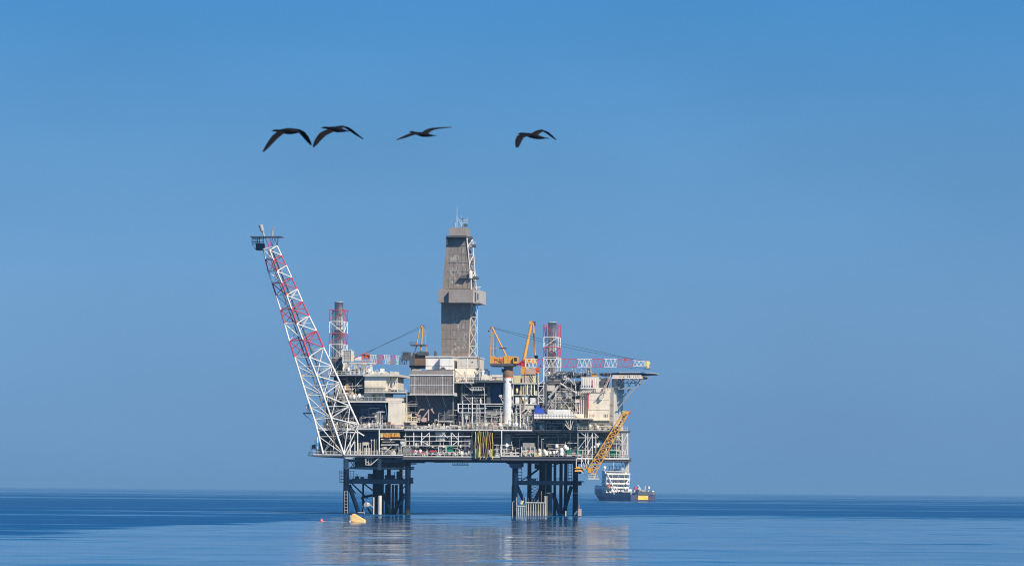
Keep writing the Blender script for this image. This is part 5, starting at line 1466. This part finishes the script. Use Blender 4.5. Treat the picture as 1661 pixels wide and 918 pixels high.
# ================================================================== buoys
def buoy():
    Y = 755.0
    o = at(580, 847.2, Y); o.z = 0
    k = Y / FPX
    t = Thing('mooring_buoy', 'large yellow wedge shaped buoy tilted in the water before the platform', 'buoy', 0, 0, base=(0, 0, 0), frame=Matrix.Translation(o) @ Matrix.Rotation(R(-8), 4, 'Z'))
    def q(px, py): return Vector(((px - 580) * k, 0, (847.2 - py) * k))
    prof = [(569.5, 849.5), (569.5, 836.5), (572.3, 833.4), (575, 833.2), (592.8, 843.2), (593.3, 849.5)]
    b = B(BUOY); n = len(prof); r = .95
    V = []
    for y, s in ((-r, .9), (-r * .75, 1.0), (r * .75, 1.0), (r, .9)):
        for (x, yy) in prof:
            p = q(581 + (x - 581) * s, 842 + (yy - 842) * s); V.append((p.x, y, p.z))
    F = [tuple(range(n)), tuple(reversed(range(3 * n, 4 * n)))]
    for j in range(3):
        for i in range(n): F.append((j * n + i, (j + 1) * n + i, (j + 1) * n + (i + 1) % n, j * n + (i + 1) % n))
    b._add(V, F); body = t.part('body', b)
    b = B(BROWN); p = q(571, 846.4); b.tube((p.x, -1.05, p.z + .05), (p.x + 1.1, -1.0, p.z - .1), .22, 8, .1); t.part('fender_rope', b)
    b = B(LEG); p = q(567, 848); b.tube((p.x, -.5, -.3), (p.x, -.5, 2.0), .12, 8); b.tube((p.x - .3, -.5, 1.95), (p.x + .25, -.5, 1.95), .1, 6); b.tube((p.x + .5, -.7, .2), (p.x + .5, -.7, 2.0), .12, 8); t.part('mooring_post', b)
    b = B(WHITE); p = q(568.4, 848); b.tube((p.x, -.62, -.3), (p.x, -.62, 1.8), .11, 8); b.lathe(Vector((p.x, -.62, -.05)), [(.1, 0), (.24, .1), (.2, .4), (.1, .5)], 10); t.part('white_post', b)
    Yp = 770.0
    o2 = at(521.5, 846.8, Yp); o2.z = 0
    b = B(BPINK); b.lathe(Vector((0, 0, -.2)), [(.1, -.1), (.35, .05), (.42, .3), (.35, .62), (.12, .78), (.07, .9)], 16); 
    me = solo('float_marker', 'small pink marker float on the water joined to the yellow buoy', 'float', b, frame=Matrix.Translation(o2))
    b = B(WHITE); a = Vector((o2.x + .4, o2.y, .03)); e = Vector((o.x - 2.0, o.y, .05)); N = 24; P = []
    for i in range(N + 1):
        p = a.lerp(e, i / N); p.y += .8 * math.sin(i * .7); p.z = .02 + .03 * math.sin(i * 1.9); P.append(p)
    for i in range(N): b.tube(P[i], P[i + 1], .05, 5)
    solo('floating_rope', 'pale rope floating between the pink float and the yellow buoy', 'rope', b, frame=Matrix.Identity(4))


buoy()

# ================================================================== birds
def bird(label, Y, body, lwing, rwing, dl, dr, s=1.0):
    """a dark long-necked seabird: body stations and two wings given as photo pixels, wing tips at their own depths"""
    o = at(*body[len(body) // 2][:2], Y)
    V, F = [], []
    def station(c, ax, ry, rz):
        i0 = len(V); n = 10
        up = Vector((0, 0, 1)); side = ax.cross(up).normalized(); u2 = side.cross(ax).normalized()
        for k in range(n):
            a = 2 * math.pi * k / n
            V.append(c + side * math.cos(a) * ry + u2 * math.sin(a) * rz)
        return i0
    # body: slightly turned away from the camera
    P = []
    for i, (x, y, r) in enumerate(body):
        p = at(x, y, Y) - o; p.y = -(p.x) * .35
        P.append((p, r * 1.18 * Y / FPX))
    idx = []
    for i, (p, r) in enumerate(P):
        ax = (P[min(i + 1, len(P) - 1)][0] - P[max(i - 1, 0)][0]).normalized()
        idx.append(station(p, ax, r * (1.0 if i < len(P) - 2 else 2.2), r if i < len(P) - 2 else r * .6))
    for i in range(len(idx) - 1):
        for k in range(10): F.append((idx[i] + k, idx[i] + (k + 1) % 10, idx[i + 1] + (k + 1) % 10, idx[i + 1] + k))
    F.append(tuple(reversed(range(idx[0], idx[0] + 10)))); F.append(tuple(range(idx[-1], idx[-1] + 10)))
    fw = (P[0][0] - P[-1][0]).normalized()
    for wing, dd in ((lwing, dl), (rwing, dr)):
        m = len(wing); st = []
        for i, (x, y, ch) in enumerate(wing):
            f = i / (m - 1)
            p = at(x, y, Y) - o
            p.y = -(p.x if i == 0 else (at(wing[0][0], wing[0][1], Y) - o).x) * .35 + dd * f
            st.append((p, ch * Y / FPX))
        rings = []
        for i, (p, ch) in enumerate(st):
            sp = (st[min(i + 1, m - 1)][0] - st[max(i - 1, 0)][0]).normalized()
            nrm = sp.cross(fw).normalized()
            c_ = (fw - sp * fw.dot(sp)).normalized() if i else fw
            c_ = (c_ * .9 + fw * .1).normalized()
            th = .04 * (1 - .65 * i / (m - 1))
            sec = [(.5, 0), (.38, .8), (.1, 1.0), (-.25, .55), (-.5, .1), (-.25, -.35), (.1, -.6), (.38, -.55)]
            i0 = len(V)
            for (a, h) in sec: V.append(p + c_ * a * ch * 1.38 + nrm * h * th)
            rings.append(i0)
        for i in range(m - 1):
            for k in range(8): F.append((rings[i] + k, rings[i] + (k + 1) % 8, rings[i + 1] + (k + 1) % 8, rings[i + 1] + k))
        F.append(tuple(reversed(range(rings[0], rings[0] + 8)))); F.append(tuple(range(rings[-1], rings[-1] + 8)))
    me = bpy.data.meshes.new('bird'); me.from_pydata(V, [], F); me.update(); me.materials.append(FEATHER)
    for p in me.polygons: p.use_smooth = True
    ob = bpy.data.objects.new('bird', me); COL.objects.link(ob); ob.location = o
    md_ = ob.modifiers.new('skin_weld', 'REMESH'); md_.mode = 'VOXEL'; md_.voxel_size = .009; md_.use_smooth_shade = True
    tag(ob, label, 'bird', 'dark seabirds flying in a line')


bird('dark seabird flying first in line, both wings swept down in an arch', 86,
     [(440.5, 212.0, .7), (443, 211.8, 1.1), (446, 211.6, 1.7), (449, 211.7, 1.6), (454, 212.2, 2.0), (459, 213, 3.2), (466, 213.4, 4.4), (473, 213.8, 4.4), (480, 214.6, 3.0), (485, 215.4, 1.6), (490, 216.2, .8)],
     [(461, 213.5, 11), (454, 217, 10.5), (447, 223.5, 10), (441, 231.5, 8.5), (435, 240, 6.5), (428.6, 249, 2.6)],
     [(474, 211, 10), (483, 211.2, 9.5), (490, 215, 9), (495.5, 221.5, 8), (500, 228, 6), (503.5, 233.2, 2.5)], -.35, .5)
bird('dark seabird flying second in line, near wing hanging down and far wing arched', 87,
     [(521, 207.0, .7), (523.6, 206.8, 1.1), (526.5, 206.8, 1.7), (530, 207.4, 1.7), (535, 208.4, 2.4), (540, 209.6, 3.6), (546, 210.6, 4.2), (552, 211.6, 3.6), (558, 213, 2.2), (563, 213.7, 1.3), (567.5, 214.2, .7)],
     [(540, 211, 11), (532, 214.5, 11), (524.5, 219, 10.5), (518.5, 226.5, 9), (514, 234, 7), (510, 241.5, 3)],
     [(548, 208, 9), (556, 205.6, 8), (562, 206.2, 7.4), (570, 211, 6.4), (578, 216.6, 5), (588, 222.8, 2)], -.4, .5)
bird('dark seabird gliding third in line with wings stretched level to both sides', 90,
     [(663.5, 214.6, .6), (666, 213.8, 1.0), (669, 214, 1.6), (672, 215.2, 1.6), (676, 216.6, 2.2), (681, 218, 3.0), (687, 219.2, 3.2), (693, 220, 2.6), (699, 220.8, 1.7), (704, 221.2, 1.1), (708, 221.4, .7)],
     [(679, 217.2, 9), (671, 218, 8), (663.5, 221.2, 7.2), (656, 225, 6), (651, 227.6, 4.5), (645, 230.4, 2)],
     [(689, 217, 9.5), (695, 212, 8.5), (702, 208.6, 7.5), (712, 206.4, 5.5), (721, 204.9, 3.8), (732, 203.2, 1.4)], -.55, .6)
bird('dark seabird trailing last, near wing dropped straight down and far wing bent upward', 89,
     [(840.5, 217.4, .8), (843, 216.6, 1.2), (846, 216.6, 1.9), (850, 217.2, 1.9), (855, 218.6, 2.6), (860, 220, 3.4), (866, 221.6, 3.6), (872, 223.2, 3.2), (879, 224.7, 2.0), (885, 225.4, 1.2), (890.5, 225.9, .7)],
     [(857, 219, 11), (849, 220.5, 11), (844, 223.5, 10), (841.5, 229.5, 9), (840, 236, 7.2), (839, 242, 4.0)],
     [(866, 219.4, 10), (873, 214.2, 8.6), (880, 210.8, 7.4), (887, 213, 6), (895, 218.4, 4.4), (903, 224.4, 1.6)], -.45, .55)

# ------------------------------------------------------------------ sea
def make_sea():
    # one sheet to the horizon, finely divided and rippled where the picture can show waves
    def axis(fine, far, grow):
        out, st_ = list(fine), fine[1] - fine[0]
        d = (fine[-1] - fine[-2]) * grow
        while out[-1] < far:
            out.append(out[-1] + d); d *= grow
        return out
    half = axis(np.arange(0, 216, 2.2), 62000, 2.0)
    xs = np.array([-v for v in half[:0:-1]] + half)
    rows, y = [], 250.0
    while y < 1260:
        rows.append(y); y += 0.75 + (y - 250) * 0.0012
    d = 3.0
    while y < 95000:
        rows.append(y); d *= 1.6; y += d
    ys = np.array([-5000, -1500, -400, 0, 120, 200] + rows)
    X, Y = np.meshgrid(xs, ys)
    rs = np.random.RandomState(4)
    Z = np.zeros_like(X)
    for lam in (3.0, 3.7, 4.6, 5.8, 7.2, 9.0, 11.5, 15.0, 21.0, 30.0):
        for k in range(4):
            th = rs.normal(0, 0.42)
            kk = 2 * np.pi / (lam * rs.uniform(0.88, 1.12))
            kx, ky = kk * np.sin(th), kk * np.cos(th)
            # wave groups: each train swells and fades along and across its run
            g = 0.5 + 0.5 * np.sin(X * rs.uniform(-.05, .05) + Y * rs.uniform(.01, .05) + rs.uniform(0, 6.3))
            Z += SEA_SLOPE / kk * g * np.sin(kx * X + ky * Y + rs.uniform(0, 6.3))
    ed = np.clip((Y - 250) / 60, 0, 1) * np.clip((1250 - Y) / 200, 0, 1) * np.clip((214 - np.abs(X)) / 30, 0, 1)
    Z *= ed
    nx, ny = len(xs), len(ys)
    V = np.stack([X.ravel(), Y.ravel(), Z.ravel()], 1).astype(np.float32)
    i = (np.arange(ny - 1)[:, None] * nx + np.arange(nx - 1)[None, :]).ravel()
    F = np.stack([i, i + 1, i + 1 + nx, i + nx], 1).astype(np.int32)
    me = bpy.data.meshes.new('sea')
    me.vertices.add(len(V)); me.vertices.foreach_set('co', V.ravel())
    me.loops.add(F.size); me.loops.foreach_set('vertex_index', F.ravel())
    me.polygons.add(len(F)); me.polygons.foreach_set('loop_start', np.arange(0, F.size, 4, dtype=np.int32))
    me.update(calc_edges=True)
    me.polygons.foreach_set('use_smooth', np.ones(len(F), dtype=bool))
    me.validate()
    o = bpy.data.objects.new('sea', me)
    COL.objects.link(o)
    o['kind'] = 'structure'
    m = bpy.data.materials.new('sea_water')
    m.use_nodes = True
    nt = m.node_tree
    N, K = nt.nodes, nt.links
    b = N['Principled BSDF']
    tc = N.new('ShaderNodeTexCoord')
    sep = N.new('ShaderNodeSeparateXYZ')
    K.new(tc.outputs['Object'], sep.inputs[0])

    def math_(op, a, c=None, d=None):
        n = N.new('ShaderNodeMath'); n.operation = op
        for i, v in enumerate((a, c, d)):
            if v is None: continue
            if isinstance(v, (int, float)): n.inputs[i].default_value = v
            else: K.new(v, n.inputs[i])
        return n.outputs[0]

    def noise(sx, sy, detail=3, rough=0.5, off=0.0):
        mp = N.new('ShaderNodeMapping')
        mp.inputs['Scale'].default_value = (sx, sy, 1)
        mp.inputs['Location'].default_value = (off, off * 1.7, 0)
        K.new(tc.outputs['Object'], mp.inputs[0])
        n = N.new('ShaderNodeTexNoise')
        n.inputs['Scale'].default_value = 1.0
        n.inputs['Detail'].default_value = detail
        n.inputs['Roughness'].default_value = rough
        K.new(mp.outputs[0], n.inputs['Vector'])
        return n.outputs['Fac']

    # breeze mask: a calm slick lies round and before the platform; cat's paws beyond it and to port
    X, Y = sep.outputs[0], sep.outputs[1]
    big = noise(1 / 300, 1 / 170, 4, 0.55, 3.1)
    fine = noise(1 / 95, 1 / 20, 4, 0.6, 11.3)
    far = noise(1 / 1500, 1 / 420, 4, 0.6, 7.7)
    st = N.new('ShaderNodeMapRange'); st.interpolation_type = 'SMOOTHSTEP'
    st.inputs['From Min'].default_value = -100; st.inputs['From Max'].default_value = -14
    st.inputs['To Min'].default_value = 455; st.inputs['To Max'].default_value = 1015
    K.new(X, st.inputs['Value'])
    ramp = math_('DIVIDE', math_('SUBTRACT', Y, st.outputs[0]), 130.0)
    ramp = math_('MINIMUM', math_('MAXIMUM', ramp, -0.9), 0.85)
    nz = math_('ADD', math_('MULTIPLY', math_('SUBTRACT', big, 0.5), 2.4), math_('MULTIPLY', math_('SUBTRACT', fine, 0.5), 3.6))
    far2 = noise(1 / 800, 1 / 120, 3, 0.6, 41.7)
    nz = math_('ADD', nz, math_('MULTIPLY', math_('SUBTRACT', far, 0.5), 4.0))
    nz = math_('ADD', nz, math_('MULTIPLY', math_('SUBTRACT', far2, 0.5), 4.2))
    mask = math_('SUBTRACT', math_('ADD', nz, ramp), math_('MULTIPLY', math_('MINIMUM', math_('MAXIMUM', math_('DIVIDE', math_('SUBTRACT', Y, 1300.0), 2500.0), 0.0), 1.0), 0.75))
    mr = N.new('ShaderNodeMapRange'); mr.interpolation_type = 'SMOOTHSTEP'
    mr.inputs['From Min'].default_value = -0.30; mr.inputs['From Max'].default_value = 0.95
    K.new(mask, mr.inputs['Value'])
    # thin wind lines drawn across the slick
    ln_ = noise(1 / 260, 1 / 9, 2, 0.4, 23.0)
    lr_ = N.new('ShaderNodeMapRange'); lr_.interpolation_type = 'SMOOTHSTEP'
    lr_.inputs['From Min'].default_value = 0.66; lr_.inputs['From Max'].default_value = 0.74
    lr_.inputs['To Max'].default_value = 0.7
    K.new(ln_, lr_.inputs['Value'])
    breeze = math_('MAXIMUM', mr.outputs[0], lr_.outputs[0])
    streak = noise(1 / 30, 1 / 7, 4, 0.6, 61.0)
    rough = math_('ADD', math_('MULTIPLY_ADD', breeze, SEA_R1 - SEA_R0, SEA_R0), math_('MULTIPLY', math_('SUBTRACT', streak, 0.5), 0.20))
    patch = noise(1 / 160, 1 / 28, 3, 0.55, 77.0)
    rough = math_('ADD', rough, math_('MULTIPLY', math_('SUBTRACT', patch, 0.5), 0.22))
    K.new(math_('MAXIMUM', rough, 0.07), b.inputs['Roughness'])
    bc = N.new('ShaderNodeMix'); bc.data_type = 'RGBA'
    K.new(breeze, bc.inputs[0])
    bc.inputs[6].default_value = (*SEA_SLICK, 1)
    bc.inputs[7].default_value = (*SEA_COL, 1)
    K.new(bc.outputs[2], b.inputs['Base Color'])
    b.inputs['IOR'].default_value = 1.36
    # ripples
    w1 = noise(1 / 7.0, 1 / 3.5, 3, 0.55, 0.0)
    w2 = noise(1 / 22.0, 1 / 60.0, 3, 0.5, 5.0)
    h = math_('ADD', math_('MULTIPLY', w1, 0.05), math_('MULTIPLY', w2, 0.34))
    bp = N.new('ShaderNodeBump')
    bp.inputs['Distance'].default_value = 1.0
    K.new(math_('MULTIPLY_ADD', breeze, 0.25, 0.22), bp.inputs['Strength'])
    K.new(h, bp.inputs['Height'])
    K.new(bp.outputs[0], b.inputs['Normal'])
    me.materials.append(m)


SEA_SLOPE = 0.0092
SEA_R0, SEA_R1 = 0.09, 0.74
SEA_SLICK = (0.0, 0.075, 0.20)
SEA_COL = (0.0, 0.07, 0.20)
make_sea()

# ------------------------------------------------------------------ sea air
def make_haze():
    b = MB()
    b.box((-52000, -6000, -1.5), (52000, 95000, 118))
    me = bpy.data.meshes.new('haze')
    me.from_pydata(b.v, [], b.f)
    o = bpy.data.objects.new('haze', me)
    COL.objects.link(o)
    o['kind'] = 'stuff'
    m = bpy.data.materials.new('haze_air')
    m.use_nodes = True
    nt = m.node_tree
    nt.nodes.clear()
    out = nt.nodes.new('ShaderNodeOutputMaterial')
    v = nt.nodes.new('ShaderNodeVolumePrincipled')
    v.inputs['Color'].default_value = (*HAZE_COL, 1)
    v.inputs['Density'].default_value = HAZE_D
    v.inputs['Anisotropy'].default_value = 0.0
    nt.links.new(v.outputs[0], out.inputs['Volume'])
    me.materials.append(m)


HAZE_D = 6.5e-5
HAZE_COL = (0.26, 0.53, 0.82)
make_haze()

# ------------------------------------------------------------------ light
SUN_EL, SUN_AZ = R(42), R(38)     # azimuth to the right of the line from the platform to the camera
sd = Vector((math.sin(SUN_AZ) * math.cos(SUN_EL), -math.cos(SUN_AZ) * math.cos(SUN_EL), math.sin(SUN_EL)))
sl = bpy.data.lights.new('sun', 'SUN')
sl.energy = 5.0
sl.angle = R(0.5)
sl.color = (1.0, 0.88, 0.71)
so = bpy.data.objects.new('sun', sl)
COL.objects.link(so)
so.rotation_euler = sd.to_track_quat('Z', 'Y').to_euler()

SKY_LIFT = 0.3
SKY_TINT = [(0.0, (0.754, 0.855, 0.855)), (0.019, (0.86, 0.945, 0.91)), (0.059, (0.955, 1.095, 1.02)), (0.109, (0.805, 1.15, 1.135)), (0.158, (0.515, 1.098, 1.232)), (0.35, (0.26, 0.92, 1.2)), (1.0, (0.36, 0.82, 1.15))]
w = bpy.data.worlds.new('World')
scene.world = w
w.use_nodes = True
nt = w.node_tree
bg = nt.nodes['Background']
sky = nt.nodes.new('ShaderNodeTexSky')
sky.sky_type = 'NISHITA'
sky.sun_disc = False
sky.sun_elevation = SUN_EL
sky.sun_rotation = math.atan2(sd.x, sd.y)
sky.altitude = 0
sky.air_density = 1.0
sky.dust_density = 0.2
sky.ozone_density = 5.0
# look the sky up a little above each direction: the clear, dry air of the photograph has no yellow horizon band
tc = nt.nodes.new('ShaderNodeTexCoord')
sx = nt.nodes.new('ShaderNodeSeparateXYZ')
nt.links.new(tc.outputs['Generated'], sx.inputs[0])
mr = nt.nodes.new('ShaderNodeMapRange')
mr.inputs['From Min'].default_value = 0.0
mr.inputs['From Max'].default_value = 1.0
mr.inputs['To Min'].default_value = SKY_LIFT
mr.inputs['To Max'].default_value = 1.2
nt.links.new(sx.outputs[2], mr.inputs['Value'])
cx = nt.nodes.new('ShaderNodeCombineXYZ')
nt.links.new(sx.outputs[0], cx.inputs[0])
nt.links.new(sx.outputs[1], cx.inputs[1])
nt.links.new(mr.outputs[0], cx.inputs[2])
nrm = nt.nodes.new('ShaderNodeVectorMath'); nrm.operation = 'NORMALIZE'
nt.links.new(cx.outputs[0], nrm.inputs[0])
nt.links.new(nrm.outputs[0], sky.inputs['Vector'])
tint = nt.nodes.new('ShaderNodeMix'); tint.data_type = 'RGBA'; tint.blend_type = 'MULTIPLY'
tint.inputs[0].default_value = 1.0
ramp = nt.nodes.new('ShaderNodeValToRGB')
while len(ramp.color_ramp.elements) < len(SKY_TINT):
    ramp.color_ramp.elements.new(0.5)
for e, (p_, c_) in zip(ramp.color_ramp.elements, SKY_TINT):
    e.position = p_
    e.color = (*c_, 1)
nt.links.new(sx.outputs[2], ramp.inputs['Fac'])
nt.links.new(ramp.outputs['Color'], tint.inputs[7])
nt.links.new(sky.outputs[0], tint.inputs[6])
# faint uneven thin haze, by direction
nz = nt.nodes.new('ShaderNodeTexNoise'); nz.inputs['Scale'].default_value = 9.0; nz.inputs['Detail'].default_value = 3; nz.inputs['Roughness'].default_value = 0.45
mz = nt.nodes.new('ShaderNodeMapping'); mz.inputs['Scale'].default_value = (1, 1, 2.2)
nt.links.new(tc.outputs['Generated'], mz.inputs[0]); nt.links.new(mz.outputs[0], nz.inputs['Vector'])
vr = nt.nodes.new('ShaderNodeMapRange')
vr.inputs['From Min'].default_value = 0.3; vr.inputs['From Max'].default_value = 0.7
vr.inputs['To Min'].default_value = 0.955; vr.inputs['To Max'].default_value = 1.045
nt.links.new(nz.outputs['Fac'], vr.inputs['Value'])
vs2 = nt.nodes.new('ShaderNodeVectorMath'); vs2.operation = 'SCALE'
nt.links.new(tint.outputs[2], vs2.inputs[0]); nt.links.new(vr.outputs[0], vs2.inputs['Scale'])
nt.links.new(vs2.outputs[0], bg.inputs['Color'])
bg.inputs['Strength'].default_value = 0.102

vs_ = scene.view_settings
scene.display_settings.display_device = 'sRGB'
vs_.view_transform = 'Standard'
vs_.look = 'None'
vs_.exposure = 0.35
vs_.gamma = 1.0
scene.render.engine = 'CYCLES'
scene.cycles.max_bounces = 6
scene.cycles.use_denoising = True
scene.cycles.filter_width = 1.1
